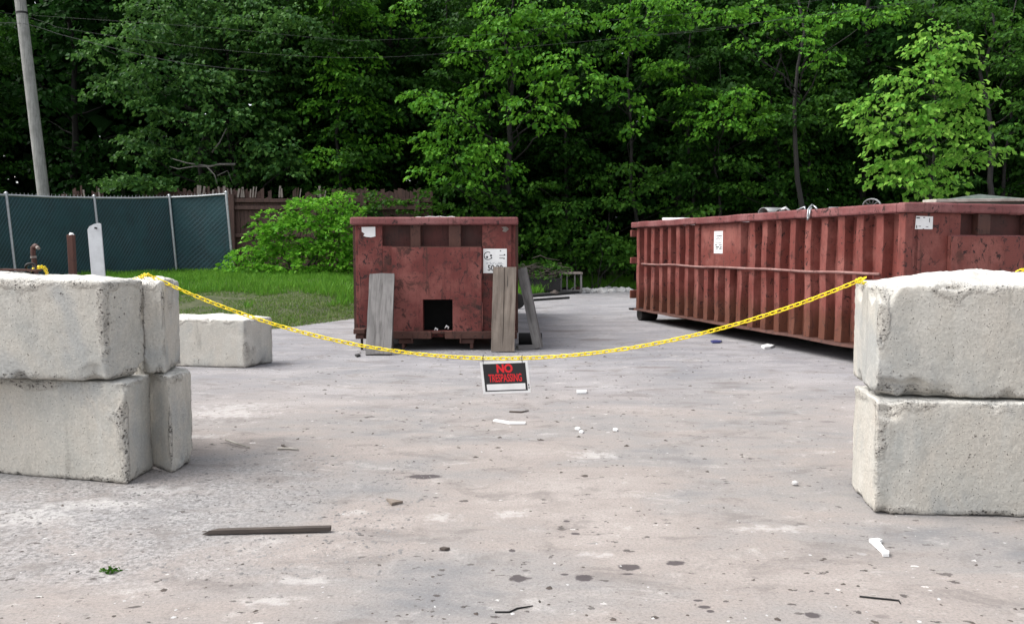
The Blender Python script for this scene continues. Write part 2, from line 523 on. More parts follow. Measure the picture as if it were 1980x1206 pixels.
def leaf_arrays(pos, out, size, g, droop=0.7, flat=0.5, width=0.40):
    n = len(pos)
    t = out * np.array([1, 1, 0.4]) + g.normal(0, 0.45, (n, 3)) + np.array([0, 0, -droop])
    t = norm(t)
    ref = norm(np.array([0, 0, 1.0]) + g.normal(0, flat, (n, 3)))
    sd = norm(np.cross(t, ref))
    nm = np.cross(sd, t)
    L = (size * g.uniform(0.6, 1.25, (n, 1)))
    b = pos
    l = pos + t * L * 0.45 - sd * L * width + nm * L * 0.10
    r = pos + t * L * 0.45 + sd * L * width + nm * L * 0.10
    tip = pos + t * L - nm * L * 0.12
    V = np.stack([b, r, tip, l], 1).reshape(-1, 3)
    i = np.arange(n)[:, None] * 4
    T = np.concatenate([i + np.array([0, 1, 2]), i + np.array([0, 2, 3])], 0)
    return V, T

def sprays(clumps, g, size, dens=1.0, droop=0.7, per=15, spread=3.2, shell=0.45):
    """clumps: (centre, (rx,ry,rz), outward bias) -> leaves in flat fans spread through each clump's volume"""
    PP, OO = [], []
    for c, r in clumps:
        c = np.array(c); r = np.array(r)
        area = math.pi * (r[0] * r[2] + r[0] * r[1]) * 0.5 * 2
        n = max(20, int(dens * area / (size * size * 0.34)))
        k = max(3, n // per)
        d = norm(g.normal(0, 1, (k, 3)))
        u = shell + (1 - shell) * g.random((k, 1)) ** 0.6
        sp = c + d * r * u
        od = norm(d * np.array([1, 1, 0.25]) + g.normal(0, 0.15, (k, 3)))
        od[:, 2] *= 0.4
        od = norm(od)
        lat = norm(np.cross(od, np.array([0, 0, 1.0])))
        m = per
        a = g.random((k, m, 1)); b = g.normal(0, 0.33, (k, m, 1))
        ln = size * spread * g.uniform(0.7, 1.3, (k, 1, 1))
        p = sp[:, None] + od[:, None] * (a - 0.4) * ln + lat[:, None] * b * ln
        p[:, :, 2] -= (a[:, :, 0] ** 2) * ln[:, :, 0] * 0.35 - g.normal(0, size * 0.18, (k, m))
        PP.append(p.reshape(-1, 3))
        OO.append(np.repeat(norm(od[:, None] + lat[:, None] * b * 1.2).reshape(k, m, 3) if False else (od[:, None] + lat[:, None] * b * 1.5), 1, axis=1).reshape(-1, 3))
    return np.concatenate(PP), norm(np.concatenate(OO))

def crown_mesh(clumps, seed, size, dens=1.0, droop=0.7, per=15, spread=3.2, shell=0.45, flat=0.5):
    g = np.random.default_rng(seed)
    p, o = sprays(clumps, g, size, dens, droop, per, spread, shell)
    return leaf_arrays(p, o, size, g, droop, flat)

def limb(mb, a, b, r0, r1, g, n=5, wob=0.12, seg=6):
    a, b = Vector(a), Vector(b)
    pts, rr = [], []
    L = (b - a).length
    for i in range(n + 1):
        t = i / n
        p = a.lerp(b, t)
        if 0 < i < n:
            p += Vector((g.uniform(-1, 1), g.uniform(-1, 1), g.uniform(-0.4, 0.6))) * wob * L * 0.35
        pts.append(p); rr.append(r0 + (r1 - r0) * t)
    mb.tube(pts, rr, seg)

def tree(name, label, cat, group, base, top, r0, clumps, seed, leafmat, size, dens=1.0, droop=0.7, extra=None, limbs=True, per=15, spread=3.2, shell=0.45):
    rg = random.Random(seed)
    t = thing(name, base, label, cat, group)
    base, top = Vector(base), Vector(top)
    mb = MB()
    pts, rr = [], []
    N = 9
    L = (top - base).length
    for i in range(N + 1):
        f = i / N
        p = base.lerp(top, f)
        if i > 0:
            p += Vector((rg.uniform(-1, 1), rg.uniform(-1, 1), 0)) * L * 0.020
        else:
            p.z -= 0.15
        pts.append(p); rr.append(r0 * (1.25 if i == 0 else 1) * (1 - 0.82 * f))
    mb.tube(pts, rr, 9)
    if limbs:
        for c, r in clumps:
            c = Vector(c)
            f = min(0.93, max(0.12, (c.z - base.z - 0.45 * (Vector((c.x, c.y, 0)) - Vector((base.x, base.y, 0))).length) / L))
            st = base.lerp(top, f)
            k = max(0.012, r0 * 0.32 * (1 - f * 0.6))
            limb(mb, st, c, k, 0.008, rg)
    mb.build('trunk', M['bark'], t, smooth=True)
    V, T = crown_mesh(clumps, seed, size, dens, droop, per, spread, shell)
    fast_mesh('crown', V, T, leafmat, t)
    if extra:
        extra(t)
    return t

def clump_px(lst, Y, g, dy=0.9, grow=1.0):
    out = []
    for cx, cy, rx, ry in lst:
        y = Y + g.uniform(-dy, dy)
        c = P(cx, cy, y)
        s = F / y
        rx_, rz_ = rx / s * grow, ry / s * grow
        out.append((tuple(c), (rx_, max(0.25, 0.75 * (rx_ + rz_) / 2), rz_)))
    return out

def ptop(px, py, Y):
    return tuple(P(px, py, Y))

def pbase(px, Y):
    p = P(px, 480, Y)
    return (p.x, Y, bank(p.x, Y))

# ------------------------------------------------------------------ setting: the paved yard and the grassy bank
def ground_mat():
    m, nt, b = mat('dusty_pavement')
    v = coord(nt)
    v2 = vm(nt, 'MULTIPLY', v, (1, 1, 0))
    a = nz(nt, v2, 0.35, 5, 0.62)
    a2 = nz(nt, v2, 1.1, 6, 0.66, 0.4, stretch=(0.7, 1.5, 1))
    a3 = nz(nt, v2, 5.0, 6, 0.7)
    fine = nz(nt, v2, 70.0, 6, 0.75)
    grit = nz(nt, v2, 190.0, 3, 0.7)
    sep = nt.nodes.new('ShaderNodeSeparateXYZ')
    nt.links.new(v2, sep.inputs[0])
    y = sep.outputs['Y']
    c = ramp(nt, ma(nt, 'ADD', ma(nt, 'MULTIPLY', a, 0.5), ma(nt, 'MULTIPLY', a2, 0.5)),
             [(0.38, (0.205, 0.203, 0.207)), (0.45, (0.285, 0.268, 0.257)), (0.53, (0.325, 0.287, 0.264)), (0.61, (0.39, 0.35, 0.325))])
    # bare grey paving beyond the sandy middle
    far = rng_(nt, ma(nt, 'ADD', y, ma(nt, 'MULTIPLY', a, 7.0)), 9.0, 14.5)
    c = mx(nt, ma(nt, 'MULTIPLY', far, 0.85), c, mx(nt, rng_(nt, a2, 0.4, 0.62), (0.235, 0.236, 0.256), (0.32, 0.32, 0.335)))
    # grey crushed-stone patch at the corner nearest the blocks on the west side
    gx = ma(nt, 'ADD', sep.outputs['X'], ma(nt, 'MULTIPLY', a2, 1.6))
    gm = ma(nt, 'MULTIPLY', rng_(nt, gx, 0.1, -1.0), rng_(nt, ma(nt, 'ADD', y, ma(nt, 'MULTIPLY', a2, 1.2)), 6.6, 5.2))
    gm = ma(nt, 'MULTIPLY', gm, rng_(nt, ma(nt, 'ADD', y, ma(nt, 'MULTIPLY', a2, 0.7)), 3.55, 3.85))
    cg = mx(nt, rng_(nt, nz(nt, v2, 34.0, 5, 0.75), 0.42, 0.56), (0.17, 0.168, 0.17), (0.40, 0.39, 0.385))
    c = mx(nt, ma(nt, 'MULTIPLY', gm, rng_(nt, a3, 0.35, 0.6, 0.25, 0.75)), c, cg)
    # pale dusty patches and small dark patches
    c = mx(nt, rng_(nt, a3, 0.56, 0.76, 0, 0.55), c, (0.56, 0.53, 0.50))
    pale = nz(nt, v2, 1.7, 7, 0.74, 0.8, stretch=(0.7, 1.5, 1))
    c = mx(nt, rng_(nt, pale, 0.56, 0.74, 0, 0.55), c, (0.57, 0.54, 0.515))
    c = mx(nt, rng_(nt, nz(nt, v2, 2.6, 6, 0.7, 0.5, stretch=(0.8, 1.3, 1)), 0.51, 0.66, 0, 0.6), c, (0.185, 0.165, 0.155))
    c = mx(nt, rng_(nt, fine, 0.30, 0.56, 0.6, 0.0), c, (0.15, 0.14, 0.135))
    c = mx(nt, rng_(nt, fine, 0.58, 0.76, 0, 0.5), c, (0.66, 0.64, 0.61))
    c = mx(nt, rng_(nt, grit, 0.30, 0.5, 0.35, 0.0), c, (0.12, 0.11, 0.10))
    for sc, rmax, gate in ((5.0, 0.17, 0.25), (11.0, 0.25, 0.35), (24.0, 0.34, 0.45)):
        wv = vm(nt, 'ADD', v2, vm(nt, 'SCALE', nzc(nt, v2, sc * 2.5), None, scale=0.8 / sc))
        vn = nt.nodes.new('ShaderNodeTexVoronoi'); vn.inputs['Scale'].default_value = sc; vn.inputs['Randomness'].default_value = 1.0
        setin(nt, vn.inputs['Vector'], vm(nt, 'MULTIPLY', wv, (0.68, 1.3, 1)))
        sc_ = nt.nodes.new('ShaderNodeSeparateColor'); nt.links.new(vn.outputs['Color'], sc_.inputs[0])
        rad_ = ma(nt, 'MULTIPLY', ma(nt, 'POWER', sc_.outputs[0], 3.0), rmax)
        hit = rng_(nt, ma(nt, 'SUBTRACT', vn.outputs['Distance'], rad_), 0.0, -0.05)
        hit = ma(nt, 'MULTIPLY', hit, rng_(nt, nz(nt, v2, 0.9 + sc * 0.05, 3, 0.6), 0.40, 0.56, gate * 0.4, 1))
        c = mx(nt, ma(nt, 'MULTIPLY', hit, 0.9), c, mx(nt, rng_(nt, sc_.outputs[1], 0.88, 0.92), (0.085, 0.074, 0.07), (0.6, 0.58, 0.56)))
    warp = nz(nt, v2, 14.0, 4, 0.65)
    def spots(lst, c, col, amount, soft, wob=1.8):
        tot = None
        for px, py, rx, ry in lst:
            q = G(px, py)
            s = F / q.y
            wx, wy = rx / s, (G(px, py - ry).y - G(px, py + ry).y) / 2
            d = vm(nt, 'LENGTH', vm(nt, 'MULTIPLY', vm(nt, 'SUBTRACT', v2, (q.x, q.y, 0)), (1 / wx, 1 / wy, 0)))
            f = rng_(nt, ma(nt, 'ADD', d, ma(nt, 'MULTIPLY', ma(nt, 'SUBTRACT', warp, 0.5), wob)), 1.0 + soft, 1.0 - soft)
            tot = f if tot is None else ma(nt, 'MAXIMUM', tot, f)
        return mx(nt, ma(nt, 'MULTIPLY', tot, amount), c, col)
    c = spots([(1005, 1118, 20, 5.5), (1128, 1117, 19, 6.5), (1217, 1096, 21, 6), (1306, 1088, 17, 5), (860, 1063, 11, 2.5), (990, 1064, 7, 2.5),
               (1092, 1110, 8, 2), (1363, 1173, 13, 3), (1374, 1181, 9, 3), (1572, 1188, 14, 5.5), (1350, 1160, 9, 2), (820, 921, 34, 4), (1113, 1031, 8, 2), (1095, 1007, 7, 2),
               (1000, 1113, 9, 3), (1210, 1109, 14, 2)], c, (0.065, 0.055, 0.058), 0.88, 0.22)
    c = spots([(1705, 1191, 14, 4), (1090, 640, 45, 2), (1160, 657, 40, 2), (1120, 716, 30, 1.5), (1265, 710, 40, 2), (1400, 740, 30, 2), (1600, 815, 16, 2)], c, (0.16, 0.14, 0.135), 0.6, 0.5)
    c = spots([(462, 788, 48, 6), (440, 800, 60, 6), (580, 1122, 40, 7), (850, 1000, 22, 6), (985, 993, 25, 5), (1150, 880, 30, 6), (1155, 1071, 20, 4), (530, 1160, 50, 6),
               (1500, 1022, 60, 4), (690, 992, 16, 4), (395, 843, 30, 3), (190, 975, 80, 8), (300, 948, 60, 6), (60, 1000, 70, 14)], c, (0.62, 0.60, 0.58), 0.34, 1.0, 7.0)
    setin(nt, b.inputs['Base Color'], c)
    b.inputs['Roughness'].default_value = 0.95
    b.inputs['Specular IOR Level'].default_value = 0.2
    h = ma(nt, 'ADD', ma(nt, 'MULTIPLY', fine, 0.5), ma(nt, 'ADD', ma(nt, 'MULTIPLY', a3, 1.4), ma(nt, 'MULTIPLY', grit, 0.15)))
    bump(nt, b, h, 0.55, 0.012)
    return m

def bank_mat():
    m, nt, b = mat('grassy_soil')
    v = coord(nt)
    a = nz(nt, v, 3.0, 6, 0.7)
    c = ramp(nt, a, [(0.3, (0.03, 0.055, 0.014)), (0.5, (0.07, 0.09, 0.03)), (0.68, (0.13, 0.135, 0.07))])
    f = nz(nt, v, 60, 4, 0.7)
    c = mx(nt, rng_(nt, f, 0.4, 0.62), mx(nt, 0.55, c, (0.03, 0.03, 0.015)), c)
    setin(nt, b.inputs['Base Color'], c)
    b.inputs['Roughness'].default_value = 0.95
    bump(nt, b, f, 0.6, 0.03)
    return m

mb = MB()
mb.add([(-300, -120, 0), (300, -120, 0), (300, 420, 0), (-300, 420, 0)], [(0, 1, 2, 3)])
tag(mb.build('ground', ground_mat()), 'dusty grey and tan paved yard with dark oil spots', 'ground', kind='structure')

xs = np.concatenate([np.arange(-70, -16, 3.0), np.arange(-16, 12, 0.35), np.arange(12, 71, 3.0)])
us = np.concatenate([np.arange(-0.6, 16, 0.3), np.arange(16, 60, 2.5)])
V = []
for x in xs:
    e = edge_y(x)
    for u in us:
        y = e + u
        z = bank(x, y)
        V.append((x, y, z))
nu = len(us)
T = [(i * nu + j, (i + 1) * nu + j, (i + 1) * nu + j + 1, i * nu + j + 1) for i in range(len(xs) - 1) for j in range(nu - 1)]
tag(fast_mesh('grass_bank_terrain', V, T, bank_mat()), 'rough grassy bank rising behind the paved yard', 'terrain', kind='structure')

# ------------------------------------------------------------------ concrete blocks
M['concrete_clean'] = M['concrete']
BVH = {}

def concrete_block(quad, z0, z1, seed, label, dome=0.03, res=0.0145, chips=(), rad=0.022):
    """quad: front-left, front-right, back-right, back-left ground points of a cast block"""
    q = [Vector((p[0], p[1], 0)) for p in quad]
    L = ((q[1] - q[0]).length + (q[2] - q[3]).length) / 2
    W = ((q[3] - q[0]).length + (q[2] - q[1]).length) / 2
    H = z1 - z0
    hx, hy, hz = L / 2, W / 2, H / 2
    nx, ny, nzv = max(4, int(L / res)), max(4, int(W / res)), max(4, int(H / res))
    idx, verts, faces = {}, [], []
    def vid(i, j, k):
        key = (i, j, k)
        if key not in idx:
            idx[key] = len(verts)
            verts.append(Vector((-hx + 2 * hx * i / nx, -hy + 2 * hy * j / ny, -hz + 2 * hz * k / nzv)))
        return idx[key]
    for i in range(nx):
        for j in range(ny):
            faces.append((vid(i, j, 0), vid(i, j + 1, 0), vid(i + 1, j + 1, 0), vid(i + 1, j, 0)))
            faces.append((vid(i, j, nzv), vid(i + 1, j, nzv), vid(i + 1, j + 1, nzv), vid(i, j + 1, nzv)))
    for i in range(nx):
        for k in range(nzv):
            faces.append((vid(i, 0, k), vid(i + 1, 0, k), vid(i + 1, 0, k + 1), vid(i, 0, k + 1)))
            faces.append((vid(i, ny, k), vid(i, ny, k + 1), vid(i + 1, ny, k + 1), vid(i + 1, ny, k)))
    for j in range(ny):
        for k in range(nzv):
            faces.append((vid(0, j, k), vid(0, j, k + 1), vid(0, j + 1, k + 1), vid(0, j + 1, k)))
            faces.append((vid(nx, j, k), vid(nx, j + 1, k), vid(nx, j + 1, k + 1), vid(nx, j, k + 1)))
    so = seed * 7.31
    out, wear = [], []
    for p in verts:
        r = rad
        r *= 0.75 + 0.7 * (noise.noise((p.x * 2.1 + so, p.y * 2.1, p.z * 2.1)) + 0.3)
        r = max(0.008, r)
        c = Vector((min(max(p.x, -hx + r), hx - r), min(max(p.y, -hy + r), hy - r), min(max(p.z, -hz + r), hz - r)))
        d = p - c
        ds = sorted((abs(d.x), abs(d.y), abs(d.z)))
        n = d.normalized() if d.length > 1e-6 else Vector((0, 0, 1))
        p2 = c + n * min(d.length, r)
        # distance to the nearest edge of the box
        g = sorted((hx - abs(p.x), hy - abs(p.y), hz - abs(p.z)))
        e = 1 - sm(0.0, 0.085, g[1])
        w = Vector((p2.x + so, p2.y + so * 0.5, p2.z))
        lump = noise.fractal(w * 3.0, 0.9, 2.0, 3) * 0.003
        ch = noise.fractal(w * 9.0, 0.8, 2.1, 4)
        ch2 = noise.fractal(w * 26.0, 0.8, 2.1, 3)
        ch3 = noise.fractal(w * 4.0, 0.8, 2.1, 2)
        e2 = 1 - sm(0.0, 0.045, g[1])
        inw = e * max(0, ch + 0.0) * 0.008 + e2 * (max(0, ch2 + 0.1) * 0.012 + max(0, ch3 - 0.15) * 0.022) + max(0, ch2 - 0.3) * 0.008 * (1 - e)
        wear.append(min(1.0, e * (0.35 + 0.9 * max(0, ch3 + 0.25)) + max(0, ch3 - 0.35) * 0.8))
        p2 = p2 + n * (lump - inw)
        for cc, cr in chips:
            c3 = Vector((cc[0] * hx, cc[1] * hy, cc[2] * hz))
            dv = p2 - c3
            rr_ = cr * (1 + 0.35 * noise.noise(w * 12.0))
            if dv.length < rr_:
                # bite pushed in towards the block's core
                core = Vector((c3.x * 0.0 + p2.x * 1.0, 0, 0))
                p2 = p2 - Vector((cc[0] if abs(cc[0]) > .97 else 0, cc[1], cc[2] if abs(cc[2]) > .9 else 0)).normalized() * (rr_ - dv.length) * 0.62
        if dome and p.z > hz - 1e-6:
            k = (1 - (abs(p.x) / hx) ** 6) * (1 - (abs(p.y) / hy) ** 2.5)
            p2.z += k * (dome * (0.75 + 0.9 * noise.noise((p.x * 1.9 + so, p.y * 2.5, 0.3))) + 0.012 * noise.fractal(w * 11.0, 0.8, 2.0, 3))
        u, v_ = (p2.x / L + 0.5), (p2.y / W + 0.5)
        b = q[0].lerp(q[1], u).lerp(q[3].lerp(q[2], u), v_)
        out.append(Vector((b.x, b.y, z0 + hz + p2.z)))
    mb = MB()
    mb.v, mb.f, mb.mi = out, faces, [0] * len(faces)
    cen = (q[0] + q[1] + q[2] + q[3]) / 4
    o = mb.build('concrete_block', M['concrete'], loc=(cen.x, cen.y, z0), smooth=True)
    tag(o, label, 'concrete block', 'concrete barrier blocks of the gateway')
    at = o.data.attributes.new('wear', 'FLOAT', 'POINT'); at.data.foreach_set('value', wear)
    BVH[o.name] = BVHTree.FromPolygons(out, faces)
    return o

def along(a, b, L):
    a, b = Vector((a.x, a.y, 0)), Vector((b.x, b.y, 0))
    return a + (b - a).normalized() * L

# west stack: front pair
FR = G(248, 937); FL = along(FR, G(0, 916), 1.83); BR = G(298, 906)
BRv = Vector((BR.x, BR.y, 0)); 
concrete_block([FL, FR, BRv, FL + Vector((-0.08, 0.60, 0))], 0.0, 0.607, 1, 'smooth grey concrete block at the bottom front of the stack beside the fence', dome=0.0, rad=0.018,
               chips=[((0.98, -1, 0.9), 0.05)])
FR = G(207, 737, 0.62); FL = along(FR, G(0, 733.5, 0.62), 1.83); BR = G(283, 722, 0.62)
BRv = Vector((BR.x, BR.y, 0))
up_l = concrete_block([FL, FR, BRv, FL + Vector((-0.06, 0.60, 0))], 0.62, 1.205, 2, 'pitted concrete block with a chain hook on its rough white top', dome=0.05, rad=0.02,
               chips=[((0.9, -1, -1), 0.10), ((1, 0.9, -0.95), 0.09), ((0.4, -1, -1), 0.06)])
# west stack: back pair
FR = G(332, 916); BR = G(372, 904)
FL = Vector((FR.x - 0.25, FR.y + 0.235, 0)); FRv = Vector((FR.x, FR.y, 0)); BRv = Vector((BR.x, BR.y, 0))
concrete_block([FL, FRv, BRv + Vector((-0.05, 0.16, 0)), FL + Vector((-0.5, 0.75, 0))], 0.0, 0.612, 3, 'rough edged concrete block at the bottom rear of the stack beside the fence', dome=0.0, rad=0.024,
               chips=[((1, 1, -1), 0.10), ((1, -1, 0.95), 0.06), ((-1, -1, -1), 0.08)], res=0.016)
FR = G(320, 722, 0.62); BR = G(333, 714, 0.62)
FL = G(279, 722.0, 0.62); FLv = Vector((FL.x, FL.y, 0)); FRv = Vector((FR.x, FR.y, 0)); BRv = Vector((BR.x, BR.y, 0))
concrete_block([FLv, FRv, BRv + Vector((-0.04, 0.25, 0)), FLv + Vector((-0.5, 0.8, 0))], 0.622, 1.185, 4, 'narrow chipped concrete block tucked behind the hooked block', dome=0.02, rad=0.022,
               chips=[((1, -1, 1), 0.09), ((-1, -1, -1), 0.08)], res=0.016)
# single block beyond
FR = G(475, 712); FL = along(FR, G(330, 708), 1.83); BR = G(525, 703)
BRv = Vector((BR.x, BR.y, 0)) + Vector((0.0, 0.1, 0))
concrete_block([FL, FR, BRv, FL + (BRv - Vector((FR.x, FR.y, 0))) + Vector((-0.1, 0.1, 0))], 0.0, 0.565, 5, 'single concrete block lying on the ground by the grass edge', dome=0.045, rad=0.024,
               chips=[((0.5, -1, 1), 0.05), ((1, 0.2, -1), 0.08), ((1, -0.4, 1), 0.06)], res=0.025)
# east stack
FL = G(1690, 994); FR = along(FL, G(1980, 1001), 1.83); BL = G(1645, 942)
FLv = Vector((FL.x, FL.y, 0)); BLv = Vector((BL.x, BL.y, 0))
concrete_block([FLv, FR, FR + (BLv - FLv), BLv], 0.0, 0.606, 6, 'greenish grey concrete block at the bottom of the stack by the long dumpster', dome=0.0, rad=0.018,
               chips=[((-0.93, -1, 0.95), 0.09), ((-0.35, -1, 0.98), 0.05), ((-0.95, -1, -1), 0.05)])
FL = G(1694, 768, 0.618); FR = along(FL, G(1980, 772, 0.618), 1.83); BL = G(1647, 727, 0.618)
FLv = Vector((FL.x, FL.y, 0)); BLv = Vector((BL.x, BL.y, 0))
up_r = concrete_block([FLv, FR, FR + (BLv - FLv), BLv], 0.618, 1.205, 7, 'pale concrete block with a broken lower edge on top by the long dumpster', dome=0.06, rad=0.024,
               chips=[((-0.80, -1, -1), 0.10), ((-0.94, -1, -1), 0.10), ((-0.66, -1, -1), 0.085), ((-0.28, -1, -1), 0.05), ((-1, 0.3, -1), 0.08), ((-1, -0.5, 1), 0.11), ((-0.98, -1, 1), 0.10), ((-1, 0.5, 1), 0.11)])

# ------------------------------------------------------------------ yellow chain with its sign
A3, B3 = P(284, 530, 5.2), P(1671, 538, 4.72)
low = P(985, 693, 4.95)
path = []
# lying along the top of the west block, from the hook to the edge
hook = P(64, 527, 5.14)
def on_top(o, x, y, zmin=0.0, lift=0.014):
    h = BVH[o.name].ray_cast(Vector((x, y, 3)), Vector((0, 0, -1)))
    return (h[0].z + lift) if h[0] is not None else zmin
hook.z = on_top(up_l, hook.x, hook.y, 1.2, 0.03)
drop = P(110, 520, 5.78); drop.z = 1.12
mid_ = P(225, 520, 5.72); mid_.z = 1.14
def spline(ps, n=14):
    out = []
    for i in range(len(ps) - 1):
        p0, p1, p2, p3 = ps[max(i - 1, 0)], ps[i], ps[i + 1], ps[min(i + 2, len(ps) - 1)]
        for k in range(n):
            t = k / n
            out.append(0.5 * ((2 * p1) + (p2 - p0) * t + (2 * p0 - 5 * p1 + 4 * p2 - p3) * t * t + (3 * p1 - p0 - 3 * p2 + p3) * t ** 3))
    return out
q_ = hook.lerp(drop, 0.45); q_.z = hook.z + 0.005
path += spline([hook, q_, drop, mid_, A3])
sag = (A3.z + B3.z) / 2 - low.z
for i in range(121):
    t = i / 120
    p = A3.lerp(B3, t)
    p.z -= 4 * sag * t * (1 - t)
    z = on_top(up_l, p.x, p.y, -1); z2 = on_top(up_r, p.x, p.y, -1)
    p.z = max(p.z, z, z2)
    path.append(p)
b1 = B3 + Vector((0.05, 0.16, -0.03)); b2 = B3 + Vector((0.45, 0.26, -0.10)); b3 = P(1945, 540, 5.05); b3.z -= 0.06
path += spline([B3, b1, b2, b3, P(1975, 523, 4.98), P(2060, 520, 4.98), P(2150, 560, 4.98)])

def resample(pts, step):
    out, acc = [pts[0]], 0.0
    tang = [(pts[1] - pts[0]).normalized()]
    for a, b in zip(pts, pts[1:]):
        d = (b - a).length
        while acc + d >= step:
            t = (step - acc) / d
            a = a.lerp(b, t)
            d = (b - a).length
            acc = 0.0
            out.append(a); tang.append((b - a).normalized() if d > 1e-6 else tang[-1])
        acc += d
    return out, tang

PITCH_L, WIRE = 0.0365, 0.0037
mb = MB()
pts, tg = resample(path, PITCH_L)
crng = random.Random(5)
for i, (p, t) in enumerate(zip(pts, tg)):
    u = Vector((0, 0, 1)); u = (u - t * u.dot(t)).normalized(); s = t.cross(u)
    roll = (R(38) if i % 2 == 0 else R(128)) + crng.uniform(-0.22, 0.22)
    a = u * math.cos(roll) + s * math.sin(roll)
    half, rad = PITCH_L / 2 - 0.0055, 0.0105
    ring = []
    for k in range(8):
        an = -math.pi / 2 + math.pi * k / 7
        ring.append(p + t * (half + rad * math.cos(an)) + a * rad * math.sin(an))
    for k in range(8):
        an = math.pi / 2 + math.pi * k / 7
        ring.append(p + t * (-half + rad * math.cos(an)) + a * rad * math.sin(an))
    mb.tube(ring, WIRE, 6, closed=True)
tag(mb.build('barrier_chain', M['yellow'], loc=tuple(low), smooth=True), 'yellow plastic link chain strung between the two stacks of concrete blocks', 'chain')

# hook and rusty bar lying on the west block
mb = MB()
za = on_top(up_l, P(40, 530, 5.1).x, P(40, 530, 5.1).y)
pa, pb = P(4, 536, 5.10), P(76, 534, 5.08)
pa.z = on_top(up_l, pa.x, pa.y, 1.21, 0.02); pb.z = on_top(up_l, pb.x, pb.y, 1.21, 0.024)
mb.bar(pa, pb, 0.05, 0.012, Vector((0, 1, 0)))
hk = thing('chain_hook', pb, 'rusty flat bar with a ring holding the chain on the block top', 'hook')
mb.build('flat_bar', M['rust'], hk)
mb = MB()
cz = P(60, 530, 5.12); cz.z = on_top(up_l, cz.x, cz.y, 1.22, 0.034)
mb.tube([cz + Vector((math.cos(a) * 0.03, 0.008 * math.sin(2 * a), math.sin(a) * 0.03)) for a in [2 * math.pi * k / 16 for k in range(16)]], 0.008, 6, closed=True)
mb.build('ring', M['darksteel'], hk, smooth=True)

# no-trespassing sign
sc_ = P(977, 729, 4.93)
sg = thing('warning_sign', sc_, 'black and white NO TRESPASSING sign with red letters hanging from the chain', 'sign')
rot = Matrix.Rotation(R(90 + 4), 4, 'X')
frame = Matrix.Translation(sc_) @ Matrix.Rotation(R(-2.0), 4, 'Z') @ Matrix.Rotation(R(-2.4), 4, 'Y') @ rot
def sgbox(x0, y0, x1, y1, z0, z1, skew=0.055):
    vs = [(x0, y0, z0), (x1, y0, z0), (x1, y1, z0), (x0, y1, z0), (x0, y0, z1), (x1, y0, z1), (x1, y1, z1), (x0, y1, z1)]
    return [frame @ Vector((x - y * skew, y, z)) for x, y, z in vs]
mb = MB(); mb.hexa(sgbox(-0.143, -0.098, 0.143, 0.098, -0.0006, 0.0006)); mb.build('sign_board', M['paper'], sg)
mb = MB(); mb.hexa(sgbox(-0.128, -0.085, 0.128, 0.085, 0.0008, 0.0012)); mb.build('sign_field', M['ink'], sg)
mb = MB(); mb.hexa(sgbox(-0.116, -0.078, 0.116, -0.040, 0.0014, 0.0018)); mb.build('blank_strip', M['paper'], sg)
skm = Matrix(((1, -0.055, 0, 0), (0, 1, 0, 0), (0, 0, 1, 0), (0, 0, 0, 1)))
text_mesh('lettering', 'NO', 0.068, frame @ skm @ Matrix.Translation((0.0, 0.052, 0.0017)), M['redink'], sg, sx=0.9, bold=0.003, depth=0.0003)
text_mesh('lettering', 'TRESPASSING', 0.066, frame @ skm @ Matrix.Translation((0.0, -0.006, 0.0017)), M['redink'], sg, sx=0.505, bold=0.0012, depth=0.0003)
mb = MB()
for k in range(2):
    mb.hexa(sgbox(0.1335, -0.058 - 0.017 * k, 0.139, -0.046 - 0.017 * k, 0.0012, 0.0016))
mb.build('printed_code', M['ink'], sg)
for px in (934, 1009):
    mb = MB()
    q0 = P(px, 706, 4.925); q1 = P(px - 1, 690, 4.93)
    mb.tube([q0 + Vector((0, -0.004, 0)), q0.lerp(q1, 0.5) + Vector((0.004, -0.01, 0)), q1 + Vector((0.0, -0.012, 0)), q1 + Vector((0.006, 0.004, 0.012)), q0.lerp(q1, .5) + Vector((0, 0.014, 0)), q0 + Vector((0, 0.004, 0))], 0.0016, 5)
    mb.build('tie_wire', M['darksteel'], sg)

# ------------------------------------------------------------------ short dumpster, seen end on
YD = G(844, 676).y
DR = Vector((P(844, 480, YD).x, YD, 0))
dm = thing('roll_off_dumpster', DR, 'dark red rusty roll-off dumpster facing the gate with planks leaning on it', 'dumpster', 'roll-off dumpsters in the yard')
def L2(px, py, off=0.0):
    p = P(px, py, YD + off)
    return p.x, p.z
def pb_(x0, y0, x1, y1, near, depth, mb):
    """box whose front face covers a rectangle of the dumpster's end: near = how far in front of the end plane, depth = thickness"""
    (xa, za), (xb, zb) = L2(x0, y1, -near), L2(x1, y0, -near)
    return mb.box((xa, YD - near, za), (xb, YD - near + depth, zb))
BACK = YD + 6.4
xl, _ = L2(686, 500); xr, _ = L2(997, 500)
ztop = L2(844, 420)[1]; zrim0 = L2(844, 435)[1]; zbot = L2(844, 644)[1]
mb = MB()
pb_(695, 434, 739, 642, 0.0, 0.05, mb)          # end skin beside the recess
pb_(933, 434, 989, 642, 0.0, 0.05, mb)
pb_(739.4, 476, 758, 642, -0.004, 0.05, mb)
mb.box((xl, YD + 0.06, zbot), (xl + 0.06, BACK, zrim0))
mb.box((xr - 0.06, YD + 0.06, zbot), (xr, BACK, zrim0))
mb.box((xl + 0.063, BACK - 0.06, zbot), (xr - 0.063, BACK, zrim0))
mb.box((xl + 0.063, YD + 0.06, zbot - 0.06), (xr - 0.063, BACK - 0.063, zbot - 0.002))
mb.build('body', M['red'], dm, bevel=0.006)
mb = MB(); pb_(739.4, 432, 932.6, 480, -0.10, 0.04, mb); mb.build('recessed_panel', M['recesspanel'], dm)
